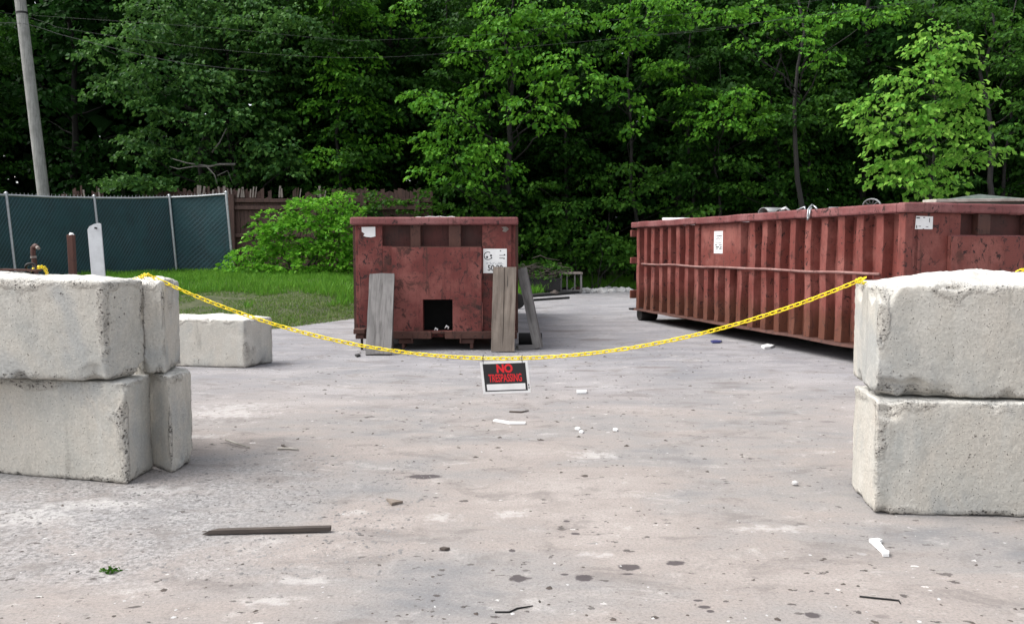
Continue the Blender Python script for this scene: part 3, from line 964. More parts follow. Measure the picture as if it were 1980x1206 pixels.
for x0, x1 in ((794, 813), (868, 891)):
    mb = MB(); pb_(x0, 434, x1, 480, 0.02, 0.11, mb); mb.build('upright', M['rust'], dm, bevel=0.006)
mb = MB()
(xa, za), (xb, zb) = L2(759, 641, -0.06), L2(931, 478, -0.06)
(xc, zc), (xd, zd) = L2(818, 640, -0.06), L2(875, 579, -0.06)
mb.ring((xa, za), (xb, zb), (xc, zc), (xd, zd), YD - 0.06, YD + 0.09)
mb.build('end_plate', M['red'], dm, bevel=0.005)
mb = MB(); mb.box((xa + 0.003, YD - 0.055, zb + 0.001), (xb - 0.003, YD + 0.1, zb + 0.012)); mb.build('plate_ledge', M['rust'], dm)
mb = MB()   # cavity behind the hook opening, lined near-black so it reads dark
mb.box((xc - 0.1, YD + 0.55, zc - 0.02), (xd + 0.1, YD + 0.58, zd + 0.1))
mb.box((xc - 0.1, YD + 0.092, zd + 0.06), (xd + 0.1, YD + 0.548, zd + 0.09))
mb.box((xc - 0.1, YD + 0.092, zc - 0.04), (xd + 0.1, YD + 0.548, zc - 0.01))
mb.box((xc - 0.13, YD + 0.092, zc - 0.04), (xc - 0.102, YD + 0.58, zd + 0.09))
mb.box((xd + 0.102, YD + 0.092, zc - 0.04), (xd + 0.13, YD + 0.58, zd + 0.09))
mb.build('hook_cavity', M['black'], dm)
# rim tube all round
rx0, _ = L2(678, 427); rx1, _ = L2(1002, 427)
mb = MB()
mb.box((rx0, YD - 0.07, zrim0), (rx1, YD + 0.07, ztop))
mb.box((rx0, YD + 0.072, zrim0), (rx0 + 0.13, BACK + 0.04, ztop))
mb.box((rx1 - 0.13, YD + 0.072, zrim0), (rx1, BACK + 0.04, ztop))
mb.box((rx0 + 0.132, BACK - 0.09, zrim0), (rx1 - 0.132, BACK + 0.04, ztop))
o = mb.build('top_rim', M['rim'], dm, bevel=0.022, seg=2)
# side stakes seen edge on
for sx_, x0 in ((-1, xl), (1, xr)):
    mb = MB()
    for k in range(10):
        y = YD + 0.07 + k * 0.66
        mb.box((x0 + sx_ * 0.001, y, zbot), (x0 + sx_ * 0.035, y + 0.13, zrim0 - 0.002))
    mb.build('side_ribs', M['rust'], dm)
# bottom beam with hook gap, brackets, stub
mb = MB()
pb_(739, 640.5, 834, 655, 0.09, 0.16, mb); pb_(860, 640.5, 1000, 655, 0.09, 0.16, mb)
pb_(700, 640.5, 738, 655, 0.05, 0.12, mb)
pb_(834.3, 640.5, 859.7, 645, 0.085, 0.1, mb)
mb.build('bottom_beam', M['rust'], dm, bevel=0.008)
mb = MB(); pb_(683, 636, 706, 646, 0.12, 0.2, mb); pb_(687, 646.5, 704, 655, 0.10, 0.18, mb); mb.build('corner_stop', M['rust'], dm, bevel=0.012)
mb = MB(); pb_(688, 647, 697, 655, 0.02, 0.1, mb); pb_(697.5, 655.5, 701, 676, 0.03, 0.05, mb); mb.build('latch_bar', M['darksteel'], dm)
for x0 in (771, 892):
    mb = MB()
    pb_(x0, 655.3, x0 + 24, 664, 0.05, 0.3, mb)
    pb_(x0 + (6 if x0 < 800 else 17), 664.3, x0 + (11 if x0 < 800 else 23), 674, 0.05, 0.3, mb)
    pb_(x0 + (24.5 if x0 < 800 else -3), 646, x0 + (27 if x0 < 800 else -0.5), 664, 0.1, 0.08, mb)
    mb.build('roller_bracket', M['rust'], dm, bevel=0.005)
for x0 in (780, 907):
    xx, _ = L2(x0, 660)
    mb = MB(); mb.box((xx - 0.06, YD + 0.36, 0.12), (xx + 0.06, BACK - 0.1, zbot - 0.062)); mb.build('long_rail', M['darksteel'], dm)
for sx_ in (-0.85, 0.85):
    for yy in (YD + 0.55, BACK - 0.6):
        mb = MB()
        c = Vector((DR.x + sx_, yy, 0.115))
        mb.tube([c + Vector((-0.11, 0, 0)), c + Vector((0.11, 0, 0))], 0.115, 18)
        mb.build('wheel', M['darksteel'], dm, bevel=0.01)
# labels on the end
mb = MB()
poly = [(699, 439), (725.5, 438.5), (726, 457), (717, 459), (708, 458), (702.5, 456), (705, 452), (699.5, 448)]
vs = [(L2(x, y, -0.004)[0], YD - 0.0045, L2(x, y, -0.004)[1]) for x, y in poly]
mb.add(vs + [(x, y + 0.0025, z) for x, y, z in vs], [tuple(range(8)), tuple(range(15, 7, -1))] + [(i, i + 8, (i + 1) % 8 + 8, (i + 1) % 8) for i in range(8)])
tag(mb.build('torn_label', M['paper'], dm), 'torn blank white label')
mb = MB()
poly = [(969, 439), (979, 438), (984, 443), (978, 449), (971, 447), (974, 443)]
vs = [(L2(x, y)[0], YD - 0.0045, L2(x, y)[1]) for x, y in poly]
mb.add(vs + [(x, y + 0.0025, z) for x, y, z in vs], [tuple(range(6)), tuple(range(11, 5, -1))] + [(i, i + 6, (i + 1) % 6 + 6, (i + 1) % 6) for i in range(6)])
mb.build('label_remnant', M['picket'], dm)
mb = MB(); pb_(934.5, 481, 980, 528, 0.006, 0.004, mb); nl = mb.build('number_sign', M['paper'], dm)
tag(nl, 'white printed sign with a round emblem and the number 50')
def sgn(px, py):
    x, z = L2(px, py, -0.007)
    return Matrix.Translation((x, YD - 0.0068, z)) @ Matrix.Rotation(R(90), 4, 'X')
text_mesh('lettering', '50·20', 0.108, sgn(957.5, 518.5), M['ink'], nl, sx=0.86, bold=0.002, depth=0.0003)
text_mesh('lettering', 'RECYCLE 24', 0.038, sgn(955, 508.6), M['greyink'], nl, sx=1.0, bold=0.0, depth=0.0003) if False else None
mb = MB()
ec = sgn(943.5, 494.6).translation
for k in range(19):   # open ring emblem
    a0 = R(55) + R(285) * k / 19; a1 = R(55) + R(285) * (k + 1) / 19
    r0, r1 = 0.047, 0.057
    mb.add([ec + Vector((math.cos(a) * r, 0, math.sin(a) * r)) for a, r in ((a0, r0), (a1, r0), (a1, r1), (a0, r1))], [(0, 1, 2, 3)])
for dx, dz, r in ((0.042, 0.004, 0.016), (-0.012, -0.018, 0.016), (0.05, -0.03, 0.01)):
    mb.add([ec + Vector((dx + math.cos(k * math.pi / 3) * r, 0, dz + math.sin(k * math.pi / 3) * r)) for k in range(6)], [tuple(range(6))])
mb.build('emblem', M['ink'], nl)
mb = MB()
for (x0, y0, x1, y1) in ((965.5, 493.2, 974, 494.4), (974, 491.5, 977, 494.0), (965.5, 498.2, 973, 499.6), (973, 498.6, 976, 500.6), (966.5, 484, 969, 486)):
    (xa_, za_), (xb_, zb_) = L2(x0, y1, -0.007), L2(x1, y0, -0.007)
    mb = MB(); mb.add([(xa_, YD - 0.0068, za_), (xb_, YD - 0.0068, za_), (xb_, YD - 0.0068, zb_), (xa_, YD - 0.0068, zb_)], [(0, 1, 2, 3)]); mb.build('printed_mark', M['ink'], nl)
mb = MB()
rr = random.Random(3)
x = 940.0
while x < 974:
    wd = rr.uniform(0.9, 2.0)
    for yy in (507.0, 509.2):
        if rr.random() < 0.8:
            (xa_, za_), (xb_, zb_) = L2(x, yy + 1.4, -0.007), L2(x + wd, yy, -0.007)
            mb.add([(xa_, YD - 0.0068, za_), (xb_, YD - 0.0068, za_), (xb_, YD - 0.0068, zb_), (xa_, YD - 0.0068, zb_)], [(0, 1, 2, 3)])
    x += wd + rr.uniform(0.4, 1.6)
mb.build('faded_print', M['greyink'], nl)
# white sheeting showing over the rim
mb = MB()
rg = random.Random(8)
nX, nY = 26, 10
x0, z0 = L2(765, 421); x1, _ = L2(905, 421)
for i in range(nX + 1):
    for j in range(nY + 1):
        u, v_ = i / nX, j / nY
        edge = (1 - abs(2 * u - 1) ** 3)
        mb.v.append(Vector((x0 + (x1 - x0) * u, YD + 0.08 + v_ * 0.9, ztop - 0.06 + edge * (0.075 + 0.03 * noise.noise((u * 7, v_ * 4, 1))) - 0.05 * v_)))
for i in range(nX):
    for j in range(nY):
        a = i * (nY + 1) + j
        mb.f.append((a, a + nY + 1, a + nY + 2, a + 1)); mb.mi.append(0)
o = mb.build('plastic_sheeting', M['whiteplastic'], loc=((x0 + x1) / 2, YD + 0.5, ztop), smooth=True)
so_ = o.modifiers.new('thick', 'SOLIDIFY'); so_.thickness = 0.01
tag(o, 'crumpled white plastic sheeting heaped inside the dumpster facing the gate', 'sheeting')
# bits lying in the hook opening
for px, py, r, lab in ((843, 637, 0.022, 'small white scrap at one side of the dumpster hook opening'), (864, 633, 0.025, 'small curled pale scrap inside the dumpster hook opening')):
    x, z = L2(px, py, 0.05)
    mb = MB()
    mb.tube([Vector((x - r, YD + 0.03, z - r * .4)), Vector((x - r * .2, YD + 0.04, z + r * .9)), Vector((x + r, YD + 0.05, z + r * .2)), Vector((x + r * .7, YD + 0.03, z - r * .8))], [0.006, 0.013, 0.012, 0.006], 6)
    tag(mb.build('scrap', M['paper'], loc=(x, YD + 0.04, z), smooth=True), lab, 'scrap', 'scraps in the hook opening')

# ------------------------------------------------------------------ planks around the short dumpster
def plank(name, base, top, wd, th, material, label, side=Vector((1, 0, 0)), rag=0.0, split=0.0):
    base, top = Vector(base), Vector(top)
    t = (top - base).normalized()
    a = (side - t * side.dot(t)).normalized()
    b = t.cross(a)
    N = 16
    mb = MB()
    rg = random.Random(name + label)
    Lp = (top - base).length
    prof = [(-1, -1), (-0.04, -1), (-0.0, -1), (0.04, -1), (1, -1), (1, 1), (0.04, 1), (0.0, 1), (-0.04, 1), (-1, 1)]
    for i in range(N + 1):
        f = i / N
        p = base.lerp(top, f)
        for k, (x, y) in enumerate(prof):
            w_ = wd / 2 * (1 + 0.03 * noise.noise((f * 5, x, rg.random() * 0.0 + len(label))))
            yy = y * (1 - 1.7 * split * (x == 0) * sm(0.0, 0.25, f) * (0.6 + 0.6 * noise.noise((f * 6, 1, 1))))
            xo = split * 0.05 * noise.noise((f * 2.2, 8, 1)) * (abs(x) < 0.1)
            mb.v.append(p + a * (x + xo) * w_ + b * yy * th / 2 + t * ((rag * noise.noise((x * 2.0, y, 7.7 + len(label)))) if i in (0, N) else 0) + b * 0.004 * noise.noise((f * 4, x, 3)))
    n = len(prof)
    for i in range(N):
        for k in range(n):
            k2 = (k + 1) % n
            mb.f.append((i * n + k, i * n + k2, (i + 1) * n + k2, (i + 1) * n + k)); mb.mi.append(0)
    mb.f.append(tuple(range(n))[::-1]); mb.f.append(tuple(N * n + k for k in range(n))); mb.mi += [0, 0]
    # local frame along the plank so that the grain runs with it
    o = mb.build(name, material, loc=tuple(base))
    Rm = Matrix((a, b, t)).transposed()
    o.data.transform(Rm.inverted().to_4x4())
    o.rotation_euler = Rm.to_euler()
    tag(o, label, 'plank', 'planks leaning on the dumpster')
    return o

b0 = G(732, 687); b0.z = 0.012
plank('wooden_plank', b0, P(739, 530, YD - 0.1), 0.335, 0.045, M['plank_grey'], 'wide smooth grey plank leaning by the hook opening under the torn label', rag=0.012)
b0 = G(757, 681); b0.z = 0.02
plank('wooden_plank', b0 + Vector((-0.02, 0.03, 0)), P(757, 540, YD - 0.085), 0.07, 0.03, M['stick'], 'thin dark board mostly hidden behind the smooth grey plank')
b0 = G(972, 681); b0.z = 0.012
plank('wooden_plank', b0, P(976, 516.5, YD - 0.09), 0.315, 0.045, M['plank_tan'], 'tan plank split down the middle leaning over the number sign', rag=0.008, split=0.9)
b0 = G(1041, 675); b0.z = 0.02
plank('wooden_plank', b0, P(1009, 519, YD + 0.2), 0.13, 0.06, M['plank_grey'], 'narrow plank slanting against the side of the dumpster', side=Vector((0.9, -0.35, 0)), rag=0.01)
b0 = G(1000, 676); b0.z = 0.03
b1 = G(1040, 674); b1.z = 0.03
plank('wooden_plank', b0, b1, 0.10, 0.05, M['plank_grey'], 'short grey plank lying on the ground at the foot of the slanting plank', side=Vector((0, 1, 0)))
ra = G(1003, 668); rb_ = G(1046, 668)
mb = MB()
mb.tube([Vector((ra.x, ra.y + 0.15, 0.085)), Vector((rb_.x + 0.02, rb_.y + 0.15, 0.085))], 0.085, 18)
tag(mb.build('steel_roller', M['black'], loc=(ra.x, ra.y + 0.15, 0), bevel=0.01), 'black roller lying on the ground behind the slanting plank', 'roller')

# ------------------------------------------------------------------ long dumpster on the east side
DH = 1.9
A_, B_ = G(1750, 391, DH), G(1220, 430, DH)
ux = Vector((B_.x - A_.x, B_.y - A_.y, 0)); LEN = ux.length - 0.12; ux.normalize()
uy = Vector((-ux.y, ux.x, 0))
org = Vector((A_.x, A_.y, 0)) + ux * 0.06 - uy * 0.06
LM = Matrix(((ux.x, uy.x, 0, org.x), (ux.y, uy.y, 0, org.y), (0, 0, 1, 0), (0, 0, 0, 1)))
LI = LM.inverted()
ld = thing('roll_off_dumpster', org, 'long faded red dumpster with ribbed sides loaded with scrap behind the pale blocks', 'dumpster', 'roll-off dumpsters in the yard', mtx=LM)
WID = 2.44
ZB, ZR = 0.235, 1.79

def side_hit(px, py, yl=0.0):
    """where a pixel's ray meets the dumpster's side plane (local y = yl)"""
    o_ = LI @ CAM
    d = (LI.to_3x3() @ ray(px, py))
    t = (yl - o_.y) / d.y
    return o_ + d * t
def end_hit(px, py, xl_=0.0):
    o_ = LI @ CAM
    d = (LI.to_3x3() @ ray(px, py))
    t = (xl_ - o_.x) / d.x
    return o_ + d * t
pan0, pan1 = side_hit(1431, 470).x, side_hit(1351, 470).x
zrod = (side_hit(1260, 512).z + side_hit(1600, 524).z) / 2
mb = MB()
mb.box((0.0, -0.19, ZB), (LEN, -0.13, ZR))                # skin
mb.box((0.03, -WID, ZB), (LEN, -WID + 0.06, ZR))          # other side
mb.box((LEN - 0.06, -WID + 0.063, ZB), (LEN, -0.193, ZR)) # tailgate
mb.box((0.06, -WID + 0.063, ZB), (LEN - 0.063, -0.193, ZB + 0.06))
x = LEN - 0.14
ribx = []
while x > 0.2:
    ribx.append(x)
    x -= 0.335
rg = random.Random(4)
for i, x in enumerate(ribx):
    inpan = pan0 - 0.05 < x < pan1 + 0.05
    z1 = zrod - 0.02 if inpan else ZR - 0.001
    j = rg.uniform(-0.012, 0.012)
    w0, w1, dp = 0.078 + rg.uniform(-.006, .006), 0.062 + rg.uniform(-.006, .008), 0.0
    prev = None
    for q in range(9):
        z = ZB + (z1 - ZB) * q / 8
        bx = j + 0.022 * noise.noise((i * 3.1, z * 1.7, 0)) * (0.4 if q in (0, 8) else 1)
        by = -0.03 * max(0, noise.noise((i * 2.3, z * 2.1, 6))) * (0 if q in (0, 8) else 1)
        n0 = len(mb.v)
        mb.v += [Vector((x - w0 + bx, -0.129, z)), Vector((x + w0 + bx, -0.129, z)), Vector((x + w1 + bx, dp + by, z)), Vector((x - w1 + bx, dp + by, z))]
        if prev is not None:
            for k in range(1, 4):
                mb.f.append((prev + k, prev + (k + 1) % 4, n0 + (k + 1) % 4, n0 + k)); mb.mi.append(0)
        prev = n0
mb.hexa([(pan0, -0.128, zrod), (pan1, -0.128, zrod), (pan1 - 0.03, -0.025, zrod), (pan0 + 0.03, -0.025, zrod),
         (pan0, -0.128, ZR - 0.001), (pan1, -0.128, ZR - 0.001), (pan1 - 0.03, -0.025, ZR - 0.001), (pan0 + 0.03, -0.025, ZR - 0.001)])
o = mb.build('ribbed_body', M['red2'], ld, local=True, bevel=0.008)
# end wall
mb = MB()
def eb(y0, y1, z0, z1, near, depth):
    mb.box((-near, -y1, z0), (-near + depth, -y0, z1))
zpl = end_hit(1850, 457).z
d0 = -end_hit(1832, 470).y
dr0 = -end_hit(1858, 430).y
eb(0.0, dr0, ZB, ZR, 0.0, 0.06)
eb(dr0 + 0.001, WID, ZB, zpl - 0.05, -0.005, 0.05)
o = mb.build('end_wall', M['red2'], ld, local=True, bevel=0.006)
mb = MB(); mb.box((-0.02, -0.10, ZB), (0.09, 0.012, ZR - 0.002)); mb.build('corner_post', M['red2'], ld, local=True, bevel=0.012)
mb = MB(); mb.box((-0.005, -WID + 0.05, zpl - 0.051), (0.08, -dr0 - 0.002, ZR)); 
mb = MB(); mb.box((0.07, -WID + 0.05, zpl - 0.05), (0.10, -dr0 - 0.002, ZR - 0.002)); mb.build('recessed_panel', M['recesspanel'], ld, local=True)
mb = MB(); mb.box((-0.06, -WID + 0.45, 0.4), (-0.002, -d0, zpl)); mb.build('end_plate', M['red2'], ld, local=True, bevel=0.006)
mb = MB(); mb.box((-0.058, -WID + 0.46, zpl + 0.001), (0.068, -d0 - 0.005, zpl + 0.014)); mb.build('plate_ledge', M['rim'], ld, local=True)
for pxa, pxb in ((1888, 1912), (1982, 2006)):
    ya, yb = -end_hit(pxa, 430).y, -end_hit(pxb, 430).y
    mb = MB(); mb.box((-0.025, -yb, zpl + 0.016), (0.068, -ya, ZR - 0.002)); mb.build('upright', M['rust'], ld, local=True, bevel=0.006)
# rim with slightly battered edges
mb = MB()
def rimbar(p, q, wdt, z0, z1, n, horiz):
    prev = None
    for i in range(n + 1):
        f = i / n
        x_, y_ = p[0] + (q[0] - p[0]) * f, p[1] + (q[1] - p[1]) * f
        dz = 0.010 * noise.noise((x_ * 1.7, y_ * 1.7, 2.0)); dy = 0.010 * noise.noise((x_ * 2.3, y_ * 2.3, 9.0))
        if horiz:
            c = [(x_, y_ + dy, z0 + dz * .6), (x_, y_ - wdt + dy, z0 + dz * .6), (x_, y_ - wdt + dy, z1 + dz), (x_, y_ + dy, z1 + dz)]
        else:
            c = [(x_ + dy, y_, z0 + dz * .6), (x_ + wdt + dy, y_, z0 + dz * .6), (x_ + wdt + dy, y_, z1 + dz), (x_ + dy, y_, z1 + dz)]
        n0 = len(mb.v)
        mb.v += [Vector(v_) for v_ in c]
        if prev is not None:
            for k in range(4):
                mb.f.append((prev + k, prev + (k + 1) % 4, n0 + (k + 1) % 4, n0 + k)); mb.mi.append(0)
        else:
            mb.f.append((n0, n0 + 1, n0 + 2, n0 + 3)); mb.mi.append(0)
        prev = n0
    mb.f.append((prev + 3, prev + 2, prev + 1, prev)); mb.mi.append(0)
rimbar((0.075, 0.06), (LEN + 0.06, 0.06), 0.15, ZR, DH, 60, True)
rimbar((0.0, -WID + 0.1), (LEN + 0.06, -WID + 0.1), 0.15, ZR, DH, 40, True)
rimbar((-0.06, 0.06), (-0.06, -WID - 0.05), 0.132, ZR, DH, 24, False)
rimbar((LEN - 0.09, -0.1), (LEN - 0.09, -WID + 0.11), 0.14, ZR - 0.003, DH - 0.003, 20, False)
bm = bmesh.new()
tmp = mb.build('top_rim', M['rim'], ld, local=True)
bm.from_mesh(tmp.data); bmesh.ops.recalc_face_normals(bm, faces=bm.faces); bm.to_mesh(tmp.data); bm.free()
bv = tmp.modifiers.new('bevel', 'BEVEL'); bv.width = 0.02; bv.segments = 2; bv.limit_method = 'ANGLE'; bv.angle_limit = R(40)
# horizontal bar, bottom rail, hinges, rails, rollers
mb = MB()
x0, x1 = 0.35, side_hit(1243, 511).x
mb.tube([(x0 + (x1 - x0) * i / 30, 0.022 + 0.006 * noise.noise((i * .5, 0, 0)), zrod + 0.018 * noise.noise((i * 0.23, 4, 0))) for i in range(31)], 0.017, 8)
mb.build('tie_bar', M['tiebar'], ld, local=True, smooth=True)
mb = MB()
prev = None
for i in range(61):
    x_ = LEN * i / 60
    dz = 0.018 * noise.noise((x_ * 1.3, 1, 0)); dy = 0.02 * noise.noise((x_ * 1.1, 5, 0))
    n0 = len(mb.v)
    mb.v += [Vector((x_, 0.045 + dy, 0.20 + dz)), Vector((x_, -0.15, 0.17)), Vector((x_, -0.15, ZB - 0.002)), Vector((x_, 0.02 + dy, ZB - 0.002 + dz * .3))]
    if prev is not None:
        for k in range(4):
            mb.f.append((prev + k, prev + (k + 1) % 4, n0 + (k + 1) % 4, n0 + k)); mb.mi.append(0)
    else:
        mb.f.append((n0, n0 + 1, n0 + 2, n0 + 3)); mb.mi.append(0)
    prev = n0
mb.f.append((prev + 3, prev + 2, prev + 1, prev)); mb.mi.append(0)
tmp = mb.build('bottom_rail', M['rust'], ld, local=True)
bm = bmesh.new(); bm.from_mesh(tmp.data); bmesh.ops.recalc_face_normals(bm, faces=bm.faces); bm.to_mesh(tmp.data); bm.free()
for z0, z1 in ((1.62, 1.75), (1.10, 1.22), (0.42, 0.58)):
    mb = MB(); mb.box((LEN + 0.002, -0.06, z0), (LEN + 0.06, 0.075, z1)); mb.build('hinge', M['red2'], ld, local=True, bevel=0.012)
mb = MB(); mb.box((LEN - 0.05, -0.05, 0.20), (LEN + 0.03, 0.10, 0.232)); mb.build('latch_plate', M['darksteel'], ld, local=True)
for y_ in (-0.75, -1.69):
    mb = MB(); mb.box((0.2, y_ - 0.06, 0.06), (LEN - 0.1, y_ + 0.06, 0.168)); mb.build('long_rail', M['black'], ld, local=True)
for k in range(9):
    mb = MB(); x_ = 0.5 + k * (LEN - 1.0) / 8
    mb.box((x_, -WID + 0.1, 0.172), (x_ + 0.08, -0.17, ZB - 0.004)); mb.build('cross_member', M['darksteel'], ld, local=True)
for x_ in (LEN - 0.2, 0.45):
    for ys in ((-0.36, -0.02), (-WID + 0.05, -WID + 0.4)):
        mb = MB(); mb.tube([(x_, ys[0], 0.125), (x_, ys[1], 0.125)], 0.125, 20); mb.build('roller_wheel', M['darksteel'], ld, local=True, bevel=0.012)
# labels
q0, q1 = side_hit(1381, 447, -0.022), side_hit(1397, 490, -0.022)
mb = MB(); mb.box((q1.x, -0.0245, q1.z), (q0.x, -0.0215, q0.z)); lb = mb.build('paper_label', M['paper'], ld, local=True)
tag(lb, 'narrow upright white label with faded print')
mb = MB()
hh, ww = q0.z - q1.z, q0.x - q1.x
rr = random.Random(11)
for zz, th, segs in ((0.76, 0.05, [(0.12, 0.72)]), (0.655, 0.035, [(0.1, 0.8)]), (0.47, 0.03, [(0.2, 0.8)]), (0.36, 0.05, [(0.12, 0.42), (0.66, 0.86)]), (0.26, 0.06, [(0.1, 0.35), (0.42, 0.8)]), (0.19, 0.05, [(0.06, 0.4), (0.55, 0.8)])):
    for a, b in segs:
        mb = MB()
        n = max(2, int((b - a) / 0.11))
        for k in range(n):
            f0 = a + (b - a) * k / n; f1 = f0 + (b - a) / n * rr.uniform(0.55, 0.9)
            z_ = q1.z + hh * (zz + rr.uniform(-.008, .008))
            mb.add([(q1.x + ww * f0, -0.0205, z_), (q1.x + ww * f1, -0.0205, z_), (q1.x + ww * f1, -0.0205, z_ + hh * th), (q1.x + ww * f0, -0.0205, z_ + hh * th)], [(0, 1, 2, 3)])
        mb.build('printed_text', M['ink'], lb, local=True)
e0, e1 = end_hit(1769, 443, -0.004), end_hit(1804, 418, -0.004)
mb = MB(); mb.hexa([(-0.006, e1.y, e0.z), (-0.003, e1.y, e0.z), (-0.003, e0.y, e0.z), (-0.006, e0.y, e0.z), (-0.006, e1.y, e1.z - 0.004), (-0.003, e1.y, e1.z - .004), (-0.003, e0.y - 0.01, e1.z), (-0.006, e0.y - 0.01, e1.z)])
lb = mb.build('paper_label', M['paper'], ld, local=True)
tag(lb, 'square white label with worn corners on the end wall')
mb = MB()
def em(px0, py0, px1, py1):
    a, b = end_hit(px0, py1, -0.0075), end_hit(px1, py0, -0.0075)
    mb.add([(-0.0075, a.y, a.z), (-0.0075, b.y, a.z), (-0.0075, b.y, b.z), (-0.0075, a.y, b.z)], [(0, 1, 2, 3)])
for r_ in ((1772, 420.2, 1779, 422.4), (1785, 420, 1789, 421.4), (1796.5, 422, 1798, 430), (1771.5, 435.5, 1773.5, 441), (1784, 442, 1787, 443), (1776, 437, 1781, 438), (1790, 438, 1795, 439)):
    mb = MB(); em(*r_); mb.build('printed_mark', M['ink'], lb, local=True)

# scrap showing over the long dumpster's rim
def top_pt(px, py, yl=-0.35):
    p = LM @ side_hit(px, py, yl)
    return p
def scrap_tube(name, pts, r, material, label, cat, group='scrap in the long dumpster'):
    mb = MB(); ps = [Vector(p) for p in pts]
    mb.tube(ps, r, 6)
    return tag(mb.build(name, material, loc=tuple(ps[0]), smooth=True), label, cat, group)
def slab(name, px0, px1, py, h, depth, material, label, cat, yl=-0.4, tilt=0.0):
    a, b = side_hit(px0, py, yl), side_hit(px1, py + tilt, yl)
    mb = MB()
    vs = []
    for z in (-h, 0):
        for p, dy in ((a, 0), (b, 0), (b, -depth), (a, -depth)):
            vs.append(LM @ Vector((p.x, p.y + dy, p.z + z)))
    mb.hexa(vs)
    c = vs[0]
    return tag(mb.build(name, material, loc=tuple(c), bevel=0.012), label, cat, 'scrap in the long dumpster')
slab('serving_tray', 1280, 1322, 421, 0.16, 0.5, M['whiteplastic'], 'flat white tray poking over the far end of the long dumpster', 'tray')
slab('white_panel', 1388, 1402, 419, 0.18, 0.4, M['whiteplastic'], 'small white panel edge over the rim past the flat lid', 'panel', tilt=1)
slab('white_panel', 1414, 1430, 416, 0.18, 0.3, M['whiteplastic'], 'second small white panel edge over the dumpster rim, the higher one', 'panel', tilt=2)
def arc_px(cx, base, rx, ry, a0, a1, n=10, yl=-0.4):
    return [top_pt(cx + rx * math.cos(R(a0 + (a1 - a0) * k / n)), base - ry * math.sin(R(a0 + (a1 - a0) * k / n)), yl) for k in range(n + 1)]
pl = arc_px(1476, 416, 11, 15, 185, 20)
mb = MB()
for dy in (0.0, 0.3):
    mb.v += [p + (LM.to_3x3() @ Vector((0, -dy, 0))) for p in pl]
n = len(pl)
for i in range(n - 1):
    mb.f.append((i, i + 1, n + i + 1, n + i)); mb.mi.append(0)
o = mb.build('plastic_hood', M['greyplastic'], loc=tuple(pl[0]), smooth=True); sl = o.modifiers.new('thick', 'SOLIDIFY'); sl.thickness = 0.015
tag(o, 'grey curved plastic hood rising over the long dumpster rim', 'hood', 'scrap in the long dumpster')
scrap_tube('metal_tube', [top_pt(1500, 411), top_pt(1506, 405), top_pt(1520, 402.5), top_pt(1528, 409)], 0.018, M['greyplastic'], 'bent dark tube with a white tip in the long dumpster', 'tube')
scrap_tube('foam_piece', [top_pt(1512, 405), top_pt(1520, 402.5)], 0.022, M['whiteplastic'], 'white foam tip beside the bent dark tube', 'foam')
scrap_tube('chair_leg', [top_pt(1532, 412), top_pt(1546, 404.5), top_pt(1556, 400.5), top_pt(1557, 408)], 0.014, M['galv'], 'bent chair leg lying flat over the long dumpster rim', 'chair leg')
p_out = lambda px, py: LM @ side_hit(px, py, 0.085)
scrap_tube('chair_leg', [top_pt(1580, 405), top_pt(1577, 401), top_pt(1570, 396), top_pt(1566, 400, -0.15), p_out(1563, 405), p_out(1561.5, 418), p_out(1562, 425), p_out(1564.5, 420), p_out(1566.5, 407), top_pt(1569, 402, -0.1)], 0.012, M['galv'], 'looped chair leg hanging down outside the long dumpster rim', 'chair leg')
slab('scrap_board', 1601, 1610, 400, 0.12, 0.2, M['greyplastic'], 'small grey board tip peeking over the middle of the rim', 'board')
pl = arc_px(1686, 398, 17, 13, 180, 5)
mb = MB()
mb.tube(pl, 0.012, 6)
for k in range(2, 10, 2):
    mb.tube([pl[k], top_pt(1684, 399, -0.5)], 0.008, 5)
tag(mb.build('fan_guard', M['greyplastic'], loc=tuple(pl[0]), smooth=True), 'round grey wire fan guard standing over the long dumpster rim', 'fan guard', 'scrap in the long dumpster')
ta, tb_, tp = (LM @ end_hit(1826, 385.5, 0.3)), (LM @ end_hit(1985, 384, 0.3)), (LM @ end_hit(1893, 375.5, 0.35))
mb = MB()
off = LM.to_3x3() @ Vector((0.5, 0, -0.06))
dn = Vector((0, 0, -0.15))
vs = [ta, tb_, tp, ta + off, tb_ + off, tp + off, ta + dn, tb_ + dn, ta + off + dn, tb_ + off + dn]
mb.add(vs, [(0, 1, 2), (5, 4, 3), (0, 2, 5, 3), (2, 1, 4, 5), (6, 7, 1, 0), (8, 3, 4, 9), (6, 0, 3, 8), (7, 9, 4, 1), (6, 8, 9, 7)])
tag(mb.build('tarpaulin', M['tarp'], loc=tuple(ta)), 'grey green tarpaulin peaked over the load near the end wall', 'tarpaulin', 'scrap in the long dumpster')
qa, qb = LM @ end_hit(1797, 389, 0.13), LM @ end_hit(2020, 386.5, 0.2)
mb = MB(); mb.bar(qa, qb, 0.2, 0.035, LM.to_3x3() @ Vector((1, 0, 0)))
tag(mb.build('loose_board', M['palewood'], loc=tuple(qa), bevel=0.004), 'pale board lying over the load under the tarpaulin', 'board', 'scrap in the long dumpster')

